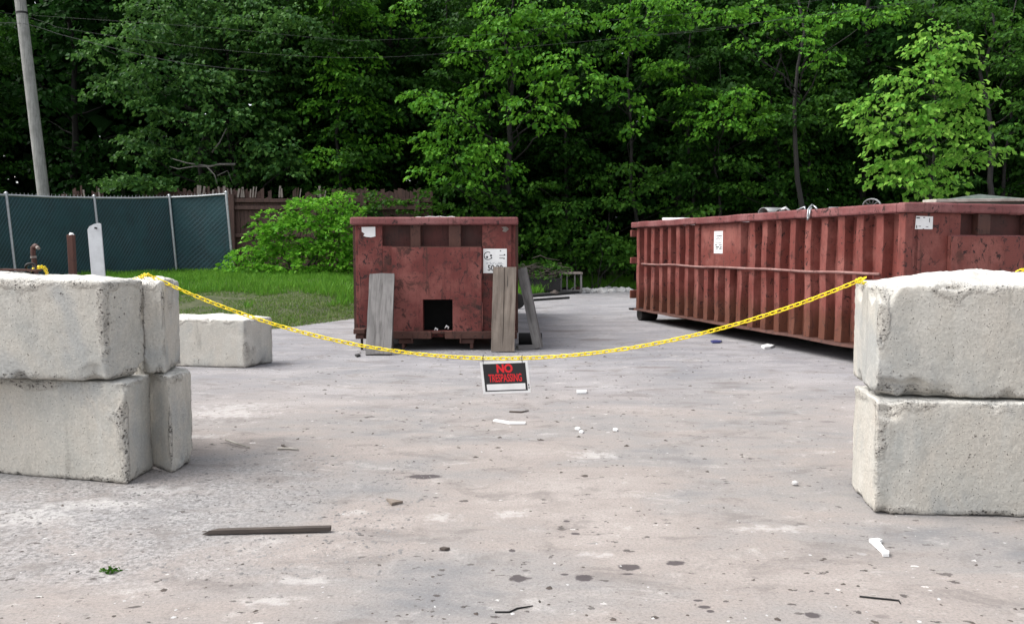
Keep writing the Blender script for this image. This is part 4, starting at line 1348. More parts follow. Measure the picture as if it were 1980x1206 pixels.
# ------------------------------------------------------------------ chain-link fence with its green privacy screen
def screen_mat():
    m, nt, b = mat('green_privacy_screen')
    v = coord(nt)
    sep = nt.nodes.new('ShaderNodeSeparateXYZ'); nt.links.new(v, sep.inputs[0])
    s = ma(nt, 'ADD', ma(nt, 'MULTIPLY', sep.outputs['X'], 0.62), ma(nt, 'MULTIPLY', sep.outputs['Y'], 0.78))
    z = sep.outputs['Z']
    def lines(sign, w0, w1):
        q = ma(nt, 'ADD', s, ma(nt, 'MULTIPLY', z, sign))
        q = ma(nt, 'ABSOLUTE', ma(nt, 'SUBTRACT', ma(nt, 'FRACT', ma(nt, 'MULTIPLY', q, 11.5)), 0.5))
        return rng_(nt, q, w0, w1)
    l1 = lines(-0.62, 0.24, 0.07); l2 = lines(0.62, 0.16, 0.05)
    a = nz(nt, v, 1.3, 5, 0.65); st = nz(nt, v, 2.0, 4, 0.6, stretch=(2, 2, 0.3))
    c = mx(nt, rng_(nt, a, 0.35, 0.65), (0.003, 0.024, 0.028), (0.004, 0.042, 0.048))
    c = mx(nt, rng_(nt, st, 0.54, 0.72, 0, 0.5), c, (0.007, 0.012, 0.014))  # shade of vertical folds painted as dark streaks
    fold_shade = rng_(nt, nz(nt, v, 0.9, 3, 0.6), 0.3, 0.65, 0.45, 1.0)  # uneven wire brightness, fold shading put into the colour
    wire = ma(nt, 'MAXIMUM', ma(nt, 'MULTIPLY', l1, 0.75), ma(nt, 'MULTIPLY', l2, 0.28))
    c = mx(nt, ma(nt, 'MULTIPLY', wire, fold_shade), c, (0.045, 0.10, 0.125))
    setin(nt, b.inputs['Base Color'], c)
    b.inputs['Roughness'].default_value = 0.7
    bump(nt, b, ma(nt, 'ADD', wire, a), 0.3, 0.01)
    return m
posts = [(-330, 360, 17.0), (-150, 369, 18.8), (12, 375, 20.6), (182, 380.5, 22.6), (327, 379.5, 24.3), (437, 373, 24.2)]
tops = [P(*q) for q in posts]
cf = thing('privacy_fence', (tops[3].x, tops[3].y, bank(tops[3].x, tops[3].y)), 'chain-link fence covered with dark green privacy screen behind the block stack', 'fence')
lean = Vector((-0.16, 0.0, 0))
for i, t in enumerate(tops):
    zb = bank(t.x, t.y) - 0.1
    mb = MB(); mb.tube([Vector((t.x, t.y, zb)) - lean, t + Vector((0, 0, 0.02))], 0.036, 10); mb.tube([t + Vector((0, 0, 0.021)), t + Vector((0, 0, 0.06))], [0.046, 0.02], 10)
    mb.build('post', M['galv'], cf, smooth=False)
mb = MB()
for a, b in zip(tops, tops[1:]):
    mb.tube([a + Vector((0, 0.03, -0.03)), a.lerp(b, 0.5) + Vector((0, 0.03, -0.045)), b + Vector((0, 0.03, -0.03))], 0.028, 8)
    n = int((b - a).length / 0.1)
    for k in range(n):
        p = a.lerp(b, k / n)
        mb.tube([p + Vector((0, 0.05, -0.06)), p + Vector((0.012, 0.05, 0.035))], 0.006, 4)
mb.build('top_rail', M['galv'], cf)
mb = MB()
for a, b in zip(tops, tops[1:]):
    nx, nz_ = 16, 12
    base_i = len(mb.v)
    ba = Vector((a.x, a.y, bank(a.x, a.y) - 0.05)) - lean; bb = Vector((b.x, b.y, bank(b.x, b.y) - 0.05)) - lean
    for i in range(nx + 1):
        for j in range(nz_ + 1):
            u, v_ = i / nx, j / nz_
            p = ba.lerp(bb, u).lerp(a.lerp(b, u), v_) + Vector((0.02, 0.05, -0.06 * v_))
            p.y += 0.035 * noise.noise((p.x * 1.5, p.z * 1.2, 5)) * (1 if 0 < i < nx else 0)
            mb.v.append(p)
    for i in range(nx):
        for j in range(nz_):
            q = base_i + i * (nz_ + 1) + j
            mb.f.append((q, q + nz_ + 1, q + nz_ + 2, q + 1)); mb.mi.append(0)
o = mb.build('privacy_screen', screen_mat(), cf); sl = o.modifiers.new('thick', 'SOLIDIFY'); sl.thickness = 0.006

# ------------------------------------------------------------------ brown stockade fence behind
wx0, wx1, WY = P(120, 480, 27.6).x, P(836, 480, 27.6).x, 27.6
wf = thing('stockade_fence', ((wx0 + wx1) / 2, WY, 0.5), 'tall brown wooden fence with broken picket tops behind the shrub', 'fence')
mb = MB(); mp = MB()
rg = random.Random(21)
x = wx0
while x < wx1:
    px = CX + F * x / WY
    g0 = bank(x, WY) - 0.05
    zt = P(px, 366 + rg.uniform(-3, 5), WY).z
    broken = False
    if 500 < px < 640: zt = P(px, rg.choice([366, 384, 386, 372, 388]) + rg.uniform(-2, 3), WY).z
    if px < 440: zt = P(px, 368 + rg.uniform(-6, 6), WY).z
    if 205 < px < 300: zt = P(px, 385, WY).z
    if px < 145 or 158 < px < 188 and rg.random() < .6: zt = P(px, 392, WY).z
    w_ = rg.uniform(0.11, 0.15)
    j = rg.uniform(-0.012, 0.012)
    tip = rg.uniform(-0.06, 0.06)
    mb.hexa([(x, WY + j, g0), (x + w_, WY + j, g0), (x + w_, WY + 0.02 + j, g0), (x, WY + 0.02 + j, g0), (x, WY + j, zt - tip), (x + w_, WY + j, zt + tip), (x + w_, WY + 0.02 + j, zt + tip), (x, WY + 0.02 + j, zt - tip)])
    x += w_ + 0.006
mb.build('board_panel', M['fencewood'], wf)
for pxs in (132, 290, 452, 610, 705, 808):
    xx = P(pxs, 480, WY).x
    mb = MB(); mb.box((xx - 0.09, WY - 0.16, bank(xx, WY) - 0.1), (xx + 0.09, WY - 0.02, P(pxs, 376, WY).z)); mb.build('post', M['fencewood'], wf, bevel=0.01)
for py in (388, 402, 455):
    mb = MB(); z = P(500, py, WY).z; mb.box((wx0, WY - 0.10, z - 0.06), (wx1, WY - 0.014, z + 0.06)); mb.build('rail', M['fencewood'], wf, bevel=0.008)
for px0, n in ((146, 1), (158, 2), (186, 2), (376, 5), (398, 3), (425, 3), (442, 2), (460, 3), (484, 3), (540, 2), (575, 2), (615, 3)):
    for k in range(n):
        px = px0 + k * rg.uniform(4, 7)
        a = P(px, 382, WY - 0.05); b = P(px + rg.uniform(-3, 3), 361 + rg.uniform(-3, 7), WY - 0.05)
        mb = MB(); mb.bar(a, b, rg.uniform(0.03, 0.075), 0.015, Vector((1, 0, 0)))
        mb.build('splintered_picket', M['picket'] if rg.random() < 0.7 else M['fencewood'], wf)

# ------------------------------------------------------------------ utility pole and overhead wires
pa, pb2 = P(84, 375, 26.5), P(39, 0, 26.5)
d = (pb2 - pa).normalized()
base = pa - d * ((pa.z - bank(pa.x, 26.5) + 0.3) / d.z)
topp = pb2 + d * 2.2
up_ = thing('utility_pole', (base.x, base.y, base.z + 0.3), 'leaning weathered grey wooden utility pole behind the green screened fence', 'utility pole')
mb = MB(); mb.tube([base.lerp(topp, i / 12) + Vector((0.01 * noise.noise((i, 0, 0)), 0, 0)) for i in range(13)], [0.185 - 0.03 * i / 12 for i in range(13)], 16)
mb.build('shaft', M['pole'], up_, smooth=True)
bandp = P(42, 26, 26.5)
mb = MB(); mb.tube([bandp - d * 0.03, bandp + d * 0.03], 0.175, 16); mb.build('steel_band', M['darksteel'], up_)
def wire(pxs, label, r=0.012, material='cable'):
    pts = [P(x_, y_, Y_) for x_, y_, Y_ in pxs]
    # smooth through the points
    out = []
    for i in range(len(pts) - 1):
        p0, p1, p2, p3 = pts[max(i - 1, 0)], pts[i], pts[i + 1], pts[min(i + 2, len(pts) - 1)]
        for k in range(8):
            t = k / 8
            out.append(0.5 * ((2 * p1) + (p2 - p0) * t + (2 * p0 - 5 * p1 + 4 * p2 - p3) * t * t + (3 * p1 - p0 - 3 * p2 + p3) * t ** 3))
    out.append(pts[-1])
    mb = MB(); mb.tube(out, r, 6)
    tag(mb.build('overhead_wire', M[material], loc=tuple(pts[0]), smooth=True), label, 'wire', 'overhead wires')
wire([(-260, 30, 24), (-60, 45, 25.5), (33, 45, 26.3), (80, 55, 26.4), (135, 72, 26.4), (330, 118, 26.6), (520, 140, 27)], 'thick pale wire running down past the pole into the leaves', 0.006)
wire([(-260, 8, 24.5), (-60, 20, 25.5), (48, 29, 26.3), (150, 36, 26), (420, 55, 25.4), (640, 76, 25), (720, 78, 24.8), (960, 66, 24.5), (1120, 45, 24.2), (1350, 25, 24), (1560, 4, 23.6), (2150, -70, 23)], 'highest grey wire crossing the trees from the pole', 0.0022)
wire([(47, 31, 26.3), (95, 46, 26.2), (140, 58, 26), (420, 96, 25.6), (700, 112, 25), (1000, 92, 24.6), (1280, 66, 24.3), (1400, 52, 24), (1560, 33, 23.6), (1700, 15, 23.4), (2150, -50, 23)], 'lower grey wire crossing the trees from the pole', 0.0026)
wire([(1270, 69, 24.35), (1390, 57, 24.05), (1470, 44, 23.9), (1560, 30, 23.62), (1640, 21, 23.5), (2150, -55, 23)], 'short doubled wire hanging among the leaves over the long dumpster', 0.003)

# ------------------------------------------------------------------ posts standing behind the west blocks
def gp(px, Y):
    return Vector((P(px, 480, Y).x, Y, 0))
pp = thing('bent_pipe', gp(67, 7.2), 'rusty brown pipe with a bent top and pale tip behind the hooked block', 'pipe')
mb = MB(); mb.tube([gp(70, 7.2), P(69, 526, 7.2), P(64, 490, 7.2), P(64, 479, 7.2), P(68, 475.5, 7.2), P(72, 478, 7.15)], [0.022, 0.022, 0.021, 0.022, 0.022, 0.02], 10)
mb.build('pipe_shaft', M['rust'], pp, smooth=True)
mb = MB(); mb.tube([P(71, 477.5, 7.16), P(74.5, 480, 7.1)], 0.014, 8); mb.build('pipe_tip', M['picket'], pp)
mb = MB(); mb.tube([P(64.5, 495, 7.2), P(65, 499, 7.2)], 0.026, 10); mb.build('collar', M['picket'], pp)
pp = thing('steel_post', gp(142, 7.6), 'square brown steel post with a white cap behind the hooked block', 'post')
mb = MB(); mb.bar(gp(142, 7.6), P(137, 453.5, 7.6), 0.058, 0.05); mb.build('post_shaft', M['rust'], pp, bevel=0.006)
mb = MB(); c = P(137, 452.5, 7.6); mb.tube([c + Vector((0.005, 0, -0.008)), c + Vector((0.005, 0, 0.012))], [0.026, 0.012], 10); mb.build('post_cap', M['paper'], pp)
bt, bb = P(182, 433, 7.9), gp(199, 7.9)
ax = (bt - bb).normalized(); sxv = Vector((1, 0, 0)); sxv = (sxv - ax * sxv.dot(ax)).normalized(); nv = ax.cross(sxv)
pr = [(-0.062, 0), (0.062, 0)]
Hh = (bt - bb).length
outl = [(-0.064, 0), (0.064, 0), (0.064, Hh - 0.004), (0.045, Hh + 0.006), (0.0, Hh - 0.002), (-0.045, Hh - 0.022), (-0.064, Hh - 0.05)]
vs = [bb + sxv * x_ + ax * y_ for x_, y_ in outl]
mb = MB(); n = len(vs)
mb.add([v_ + nv * 0.008 for v_ in vs] + [v_ - nv * 0.008 for v_ in vs], [tuple(range(n)), tuple(range(2 * n - 1, n - 1, -1))] + [(i, (i + 1) % n, (i + 1) % n + n, i + n) for i in range(n)])
wb = thing('marker_board', bb, 'pale grey flat board with a rounded top leaning behind the hooked block', 'board')
mb.build('board_blade', plain('chalky_board', (0.56, 0.58, 0.60), 0.7, var=0.12), wb)
mb = MB(); c = P(185, 441, 7.88); mb.tube([c + Vector((0, -0.012, 0)), c + Vector((0, 0.012, 0))], 0.009, 8); mb.build('bolt', M['darksteel'], wb)

# ------------------------------------------------------------------ junk at the far edge of the yard
YB = 25.2
def zpx(py, Y): return P(990, py, Y).z
bx0, bx1 = P(1004, 480, YB).x, P(1084, 480, YB).x
bn = thing('trailer_bin', ((bx0 + bx1) / 2, YB, 0), 'low black open trailer bin with brush heaped on it beyond the dumpster', 'trailer')
mb = MB()
zt, zb = zpx(538, YB), 0.10
mb.box((bx0, YB, zb), (bx1, YB + 0.04, zt)); mb.box((bx0, YB + 1.9, zb), (bx1, YB + 1.94, zt))
mb.box((bx0, YB + 0.041, zb), (bx0 + 0.04, YB + 1.899, zt)); mb.box((bx1 - 0.04, YB + 0.041, zb), (bx1, YB + 1.899, zt))
mb.box((bx0 + 0.041, YB + 0.041, zb), (bx1 - 0.041, YB + 1.899, zb + 0.04))
mb.build('bin_body', M['darksteel'], bn, bevel=0.008)
mb = MB(); mb.box((bx0 - 0.02, YB - 0.012, zt - 0.06), (bx1 + 0.02, YB - 0.001, zt)); mb.build('top_lip', M['rubber'], bn)
for k in (0.25, 0.8):
    mb = MB(); c = Vector((bx0 + (bx1 - bx0) * k, YB + 0.9, 0.12)); mb.tube([c - Vector((0.1, 0, 0)), c + Vector((0.1, 0, 0))], 0.12, 16); mb.build('wheel', M['rubber'], bn)
rg = random.Random(17)
bp = thing('brush_pile', ((bx0 + bx1) / 2, YB + 0.8, zt), 'heap of cut brush with pale twigs on the black trailer bin', 'brush pile')
mb = MB()
for k in range(110):
    c = P(rg.uniform(1000, 1090), rg.uniform(512, 545), YB + rg.uniform(0.0, 1.2))
    if c.z < zt - 0.05: c.z = zt + 0.02
    a = rg.uniform(0, 6.28); L = rg.uniform(0.2, 0.7)
    dv = Vector((math.cos(a), math.sin(a) * 0.6, rg.uniform(-0.25, 0.5))) * L / 2
    p0, p1 = c - dv, c + dv
    p0.z = max(p0.z, zt + 0.0); p1.z = max(p1.z, zt + 0.0)
    mb.tube([p0, (p0 + p1) / 2 + Vector((0, 0, rg.uniform(-.05, .08))), p1], [0.013, 0.011, 0.006], 5)
mb.tube([P(1030, 499, YB + 0.4), P(1045, 494, YB + 0.4), P(1058, 500, YB + 0.4), P(1082, 503, YB + 0.5)], [0.012, 0.016, 0.016, 0.008], 6)
mb.build('twigs', M['stick'], bp)
V, T = crown_mesh([(tuple(P(1020, 515, YB + 0.7)), (0.5, 0.6, 0.25)), (tuple(P(1045, 508, YB + 0.7)), (0.6, 0.6, 0.25)), (tuple(P(1075, 514, YB + .7)), (0.4, .5, .25)), (tuple(P(1045, 525, YB + .5)), (0.7, .5, .2))], 91, 0.12, 0.5)
fast_mesh('leaves', V, T, M['leaf_vine'], bp)
# wooden frame beside the bin
YF = 25.6
fr = thing('wooden_stand', gp(1105, YF), 'small weathered open wooden stand beside the black trailer bin', 'stand')
for px in (1085, 1124):
    for dy in (0, 0.7):
        mb = MB(); a = gp(px, YF + dy); mb.bar(a, Vector((a.x, YF + dy, zpx(530.5, YF))), 0.06, 0.06); mb.build('leg', M['plank_grey'], fr)
for px in (1097, 1112):
    mb = MB(); a = gp(px, YF); mb.bar(Vector((a.x, YF + 0.05, 0.05)), Vector((a.x, YF + 0.05, zpx(531, YF))), 0.045, 0.045); mb.build('spindle', M['plank_grey'], fr)
a, b = gp(1082, YF), gp(1127, YF)
mb = MB(); mb.box((a.x, YF - 0.06, zpx(530.3, YF)), (b.x, YF + 0.76, zpx(526.5, YF))); mb.build('top_board', M['picket'], fr, bevel=0.01)
mb = MB(); mb.box((a.x, YF - 0.05, 0.06), (b.x, YF - 0.032, 0.12)); mb.build('bottom_rail', M['plank_grey'], fr)
def lump(name, c, r, material, label, cat, group=None, seed=1, sq=(1, 1, 0.7), sub=2):
    bm = bmesh.new(); bmesh.ops.create_icosphere(bm, subdivisions=sub, radius=1.0)
    for v_ in bm.verts:
        k = 1 + 0.35 * noise.noise(v_.co * 1.3 + Vector((seed * 3.7, 0, 0))) + 0.12 * noise.noise(v_.co * 3.5 + Vector((0, seed * 2.1, 0)))
        v_.co = Vector((v_.co.x * r * sq[0] * k, v_.co.y * r * sq[1] * k, max(-0.25 * r, v_.co.z * r * sq[2] * k)))
    me = bpy.data.meshes.new(name); bm.to_mesh(me); bm.free()
    me.materials.append(material)
    o = bpy.data.objects.new(name, me); COL.objects.link(o); o.location = c
    return tag(o, label, cat, group)
lump('motor_housing', (P(1095, 480, YF).x, YF + 0.3, 0.1), 0.13, M['darksteel'], 'dark machine lump under the wooden stand beside the pale spindle', 'machine part', 'junk under the stand', 3)
lump('motor_housing', (P(1117, 480, YF).x, YF + 0.3, 0.1), 0.15, M['rust'], 'brown machine lump under the end of the wooden stand', 'machine part', 'junk under the stand', 4)
# flat junk on the paving
q = G(1050, 574)
mb = MB(); a, b = G(1005, 575), G(1108, 567); mb.bar(Vector((a.x, a.y, 0.04)), Vector((b.x, b.y, 0.05)), 0.5, 0.05, Vector((0, 1, 0)))
tag(mb.build('rubber_mat', M['rubber'], loc=tuple(a), bevel=0.01), 'black rubber mat lying in front of the trailer bin', 'mat')
axl = thing('axle', G(1000, 597), 'black axle bar with one wheel lying behind the short dumpster', 'axle')
w_c = P(1000, 582, G(1000, 597).y)
mb = MB(); mb.tube([Vector((w_c.x, w_c.y - 0.07, w_c.z)), Vector((w_c.x, w_c.y + 0.07, w_c.z))], w_c.z, 24); mb.build('wheel', M['rubber'], axl, bevel=0.02)
mb = MB(); mb.tube([Vector((w_c.x - 0.05, w_c.y - 0.09, w_c.z)), Vector((w_c.x - 0.05, w_c.y - 0.072, w_c.z))], w_c.z * 0.5, 16); mb.build('hub', M['darksteel'], axl)
e = P(1100, 575.5, w_c.y + 1.2)
mb = MB(); mb.tube([w_c, Vector((e.x, e.y, max(0.04, e.z)))], 0.03, 8); mb.build('axle_bar', M['black'], axl)
lump('clay_block', (G(1072, 571).x, G(1072, 571).y, 0.07), 0.12, M['stick'], 'small brown lump on the rubber mat', 'lump', None, 6, (1.2, 0.8, 0.7))
# row of pale stones at the paving edge
stone_src = [lump('stone', (0, 0, 0), 0.13, M['stone'], None, None, None, k + 10, (1.1, 0.9, 0.75), 2) for k in range(4)]
rg = random.Random(31)
k = 0
for px in np.arange(1104, 1222, 3.6):
    q = G(px, 564 - (px - 1104) * 0.012 + rg.uniform(-2.5, 2.5))
    src = stone_src[k % 4]
    o = src if k < 4 else src.copy()
    if k >= 4: COL.objects.link(o)
    s_ = rg.uniform(0.55, 1.35)
    o.scale = (s_, s_, s_); o.location = (q.x, q.y, 0.02); o.rotation_euler = (0, 0, rg.uniform(0, 6.28))
    tag(o, 'pale broken stone in the row along the far paving edge', 'stone', 'pale stones along the far paving edge')
    k += 1

# ------------------------------------------------------------------ trees at the wood's edge
g = np.random.default_rng(12)
def mk(name, label, Y, lst, trunk_px, top_py, r0, lm, size, seed, dens=1.0, group='maples at the edge of the woods', dy=0.9, extra=None, cat='tree', droop=0.75, per=15):
    rgx = random.Random(seed)
    cl = clump_px(lst, Y, rgx, dy)
    back = 0.25 if name == 'sapling_tree' else 1.7
    base = pbase(trunk_px[0], Y + back)
    top = ptop(trunk_px[1], top_py, Y + back + 0.2)
    return tree(name, label, cat, group, base, top, r0, cl, seed, M[lm], size, dens, droop, extra, per=per)

def dead(t):
    mb = MB(); rgx = random.Random(3)
    Y = 28.0
    for pts, r in ((((455, 318), (425, 318), (405, 322), (385, 319), (360, 315), (330, 306)), 0.045), (((400, 322), (375, 322), (345, 327), (328, 322)), 0.03), (((400, 322), (415, 338), (420, 356)), 0.03),
                   (((410, 295), (425, 275), (438, 248)), 0.035), (((420, 340), (440, 330), (448, 350)), 0.018)):
        P_ = [P(x_, y_, Y - 0.3) for x_, y_ in pts]
        mb.tube(P_, [r * (1 - 0.6 * i / (len(P_) - 1)) for i in range(len(P_))], 6)
    mb.build('dead_branch', M['deadwood'], t, smooth=True)

T1 = [(200, 95, 52, 30), (262, 70, 75, 36), (330, 50, 85, 40), (410, 70, 75, 45), (490, 50, 70, 45), (240, 150, 55, 30), (215, 170, 45, 20), (320, 145, 70, 36), (400, 160, 65, 36), (480, 150, 60, 40),
      (560, 60, 60, 50), (545, 130, 50, 40), (300, 205, 50, 26), (350, 230, 55, 26), (430, 230, 55, 30), (285, 268, 52, 26), (258, 296, 35, 26), (330, 285, 36, 20), (390, 280, 38, 32), (505, 225, 60, 42),
      (535, 285, 55, 38), (560, 322, 46, 24), (470, 292, 46, 28), (232, 343, 40, 13), (275, 352, 50, 16), (440, 338, 46, 18), (500, 330, 40, 20), (320, 10, 90, 30), (450, 0, 90, 30)]
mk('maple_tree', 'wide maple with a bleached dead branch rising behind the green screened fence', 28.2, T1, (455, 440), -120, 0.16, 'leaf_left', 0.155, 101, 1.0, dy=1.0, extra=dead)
T2 = [(640, 112, 36, 16), (690, 118, 48, 26), (655, 155, 50, 26), (705, 165, 45, 24), (615, 205, 42, 22), (690, 200, 48, 26), (735, 222, 38, 20), (660, 255, 38, 20), (640, 298, 46, 22), (705, 300, 44, 24), (605, 300, 30, 18), (740, 270, 36, 18), (690, 345, 50, 16)]
mk('maple_tree', 'slender maple above the middle of the brown wooden fence', 28.6, T2, (690, 695), 60, 0.10, 'leaf_maple', 0.15, 102, 1.0)
T3 = [(900, 92, 46, 26), (965, 60, 50, 36), (1040, 42, 60, 40), (1105, 20, 50, 34), (1090, 118, 56, 26), (1125, 160, 40, 30), (990, 118, 55, 32), (855, 198, 56, 18), (815, 182, 36, 15), (940, 178, 46, 26), (890, 232, 46, 26),
      (840, 268, 36, 24), (870, 305, 56, 32), (930, 285, 46, 28), (970, 322, 32, 26), (1022, 212, 46, 28), (1070, 232, 32, 22), (905, 345, 40, 14), (820, 330, 28, 18), (980, 15, 60, 30), (1060, 170, 30, 18)]
mk('maple_tree', 'big bright maple with sprawling boughs directly behind the short dumpster', 26.4, T3, (985, 985), -60, 0.15, 'leaf_maple', 0.155, 103, 1.0)
T3b = [(640, 22, 55, 22), (700, 30, 46, 24), (740, 42, 42, 20), (680, 0, 60, 20), (790, 20, 36, 18), (840, 55, 30, 22), (600, 40, 40, 26)]
mk('maple_tree', 'maple whose lit boughs hang over the dark gap left of the big maple', 29.0, T3b, (762, 758), -80, 0.13, 'leaf_maple', 0.15, 104, 0.9)
T4 = [(1190, 32, 38, 24), (1250, 18, 56, 22), (1225, 62, 38, 28), (1216, 98, 26, 14), (1165, 150, 24, 16), (1275, 128, 46, 20), (1180, 160, 34, 12), (1205, 190, 30, 16), (1228, 222, 26, 22), (1300, 40, 36, 20), (1215, 250, 20, 10), (1310, 10, 50, 20)]
mk('maple_tree', 'thin pale-trunked maple between the big maple and the long dumpster', 27.0, T4, (1228, 1220), -60, 0.085, 'leaf_maple', 0.15, 105, 0.9)
T5 = [(1325, 168, 34, 14), (1362, 188, 40, 17), (1432, 182, 42, 20), (1462, 212, 44, 20), (1338, 222, 40, 14), (1402, 238, 42, 13), (1350, 262, 18, 16), (1472, 250, 30, 18), (1400, 205, 36, 14), (1290, 130, 36, 14)]
mk('maple_tree', 'spreading maple with flat tiers of leaves over the far end of the long dumpster', 26.8, T5, (1385, 1390), 120, 0.075, 'leaf_maple', 0.145, 106, 1.0)
T6 = [(1200, 318, 38, 15), (1290, 330, 38, 20), (1150, 350, 33, 15), (1258, 358, 48, 15), (1208, 385, 55, 18), (1352, 402, 38, 13), (1090, 400, 46, 16), (1300, 398, 50, 18), (1130, 440, 56, 22), (1060, 440, 38, 20), (1180, 470, 50, 22), (1086, 490, 48, 16), (1150, 500, 46, 14), (1040, 360, 36, 14)]
mk('understory_tree', 'low understory tree with tiered dark leaves beyond the gap between dumpsters', 27.6, T6, (1170, 1180), 330, 0.06, 'leaf_vine', 0.145, 107, 0.9)
T7 = [(1395, 28, 48, 22), (1470, 20, 56, 22), (1535, 42, 48, 24), (1440, 72, 28, 13), (1560, 80, 36, 20), (1620, 30, 50, 22), (1700, 22, 56, 20), (1600, 110, 34, 18), (1500, 90, 30, 14)]
mk('maple_tree', 'tall maple whose boughs hang around the wires over the long dumpster', 25.2, T7, (1545, 1550), -90, 0.11, 'leaf_maple', 0.15, 108, 0.8)
T8 = [(1500, 212, 38, 24), (1545, 232, 40, 24), (1580, 200, 36, 26), (1432, 308, 36, 18), (1482, 365, 48, 14), (1600, 150, 34, 22), (1620, 225, 34, 24), (1530, 280, 30, 14), (1560, 330, 40, 16), (1420, 360, 36, 12)]
mk('maple_tree', 'shadowy maple just left of the bright sapling', 27.8, T8, (1562, 1560), 100, 0.09, 'leaf_vine', 0.145, 109, 0.9)
T10 = [(1900, 25, 50, 26), (1965, 55, 46, 34), (1780, 8, 60, 18), (1950, 120, 40, 26), (1990, 190, 40, 30), (1965, 250, 36, 24), (2020, 60, 50, 40), (1850, 15, 40, 18)]
mk('maple_tree', 'tall dim maple behind the bright sapling at the edge of view', 26.5, T10, (1915, 1910), -80, 0.12, 'leaf_vine', 0.155, 110, 0.9)
T9 = [(1815, 52, 20, 12), (1790, 70, 26, 14), (1848, 66, 22, 14), (1792, 100, 42, 22), (1848, 105, 38, 26), (1738, 148, 36, 18), (1800, 150, 50, 28), (1868, 155, 36, 26), (1698, 190, 34, 18), (1760, 205, 50, 28), (1836, 215, 52, 28), (1890, 192, 28, 24),
      (1668, 228, 24, 24), (1722, 255, 48, 24), (1800, 265, 52, 28), (1865, 255, 42, 28), (1722, 305, 44, 20), (1790, 315, 52, 24), (1856, 308, 46, 24), (1905, 290, 22, 12), (1700, 340, 22, 16), (1752, 352, 48, 20), (1826, 356, 40, 18), (1928, 284, 12, 7), (1655, 200, 12, 8)]
mk('sapling_tree', 'bright yellow-green young maple standing behind the long dumpster', 19.0, T9, (1800, 1812), 70, 0.06, 'leaf_bright', 0.135, 111, 1.15, dy=0.45, group='saplings')

# deep shade trees inside the wood
def shade_tree(label_seed, H, rad, seed, lm, size, n):
    rgx = random.Random(seed)
    cl = []
    for k in range(n):
        z = 1.6 + (H - 2.2) * (k + rgx.random()) / n
        a = rgx.uniform(0, 6.28); rr_ = rad * rgx.uniform(0.2, 0.85) * (1 - 0.5 * max(0, (z / H - 0.55)))
        cl.append(((math.cos(a) * rr_, math.sin(a) * rr_, z), (rgx.uniform(0.8, 1.5), rgx.uniform(0.8, 1.5), rgx.uniform(0.35, 0.7))))
    return cl
SH_LABEL = 'dark shaded forest tree standing deep in the woods'
protos = []
for k, (H, rad) in enumerate(((13, 2.6), (15, 3.0), (12, 2.4), (16, 2.8))):
    cl = shade_tree(None, H, rad, 200 + k, 'leaf_dark', 0.27, 30)
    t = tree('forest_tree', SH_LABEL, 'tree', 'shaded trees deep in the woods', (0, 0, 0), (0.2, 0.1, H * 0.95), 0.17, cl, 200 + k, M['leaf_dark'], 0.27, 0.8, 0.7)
    protos.append(t)
rg = random.Random(77)
spots = []
for row, Y in enumerate((31.0, 34.5)):
    for x in np.arange(-23, 24, 3.7):
        if -24 < x < -13.0 and not (row == 1 and x < -19):
            continue
        spots.append((x + rg.uniform(-1.2, 1.2) + row * 1.6, Y + rg.uniform(-1.0, 1.2)))
for i, (x, y) in enumerate(spots):
    src = protos[i % 4]
    if i < 4:
        r = src
    else:
        r = src.copy(); COL.objects.link(r)
        for ch in src.children:
            c = ch.copy(); COL.objects.link(c); c.parent = r
    r.location = (x, y, bank(x, y) - 0.05)
    r.rotation_euler = (0, 0, rg.uniform(0, 6.28))
mids = []
for k in range(2):
    rgx = random.Random(400 + k)
    cl = []
    for q in range(34):
        z = 0.8 + 9.5 * (q + rgx.random()) / 34
        a = rgx.uniform(0, 6.28); rr_ = 2.3 * rgx.uniform(0.15, 1.0) * (1 - 0.35 * z / 10)
        cl.append(((math.cos(a) * rr_, math.sin(a) * rr_ * 0.8, z), (rgx.uniform(0.6, 1.1), rgx.uniform(0.6, 1.1), rgx.uniform(0.22, 0.42))))
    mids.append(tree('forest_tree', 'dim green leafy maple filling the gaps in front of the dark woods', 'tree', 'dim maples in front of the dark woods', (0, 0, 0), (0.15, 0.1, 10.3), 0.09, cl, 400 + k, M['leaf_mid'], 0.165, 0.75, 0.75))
for i, x in enumerate(np.arange(-17.5, 19.5, 2.9)):
    src = mids[i % 2]
    if i < 2:
        r = src
    else:
        r = src.copy(); COL.objects.link(r)
        for ch in src.children:
            c = ch.copy(); COL.objects.link(c); c.parent = r
    x_, y_ = x + rg.uniform(-0.9, 0.9), rg.uniform(28.8, 30.4) + (0.8 if -16 < x < -9 else 0)
    if x_ < -11.5:
        x_ -= 7.0
    r.location = (x_, y_, bank(x_, y_) - 0.05); r.rotation_euler = (0, 0, rg.uniform(0, 6.28))
# far wood that reads as one mass
gd = np.random.default_rng(5)
n = 52000
pos = np.stack([gd.uniform(-34, 34, n), gd.uniform(37, 44, n), gd.uniform(0, 1, n) ** 0.9 * 19 + 0.5], 1)
pos[:, 2] += 0.5
V, T = leaf_arrays(pos, norm(gd.normal(0, 1, (n, 3)) + np.array([0, -1.2, 0])), 0.85, gd, 0.6, 0.7, 0.5)
tag(fast_mesh('far_woods', V, T, M['leaf_deep']), 'dense dark woods closing the view behind the trees', 'woods', kind='stuff')

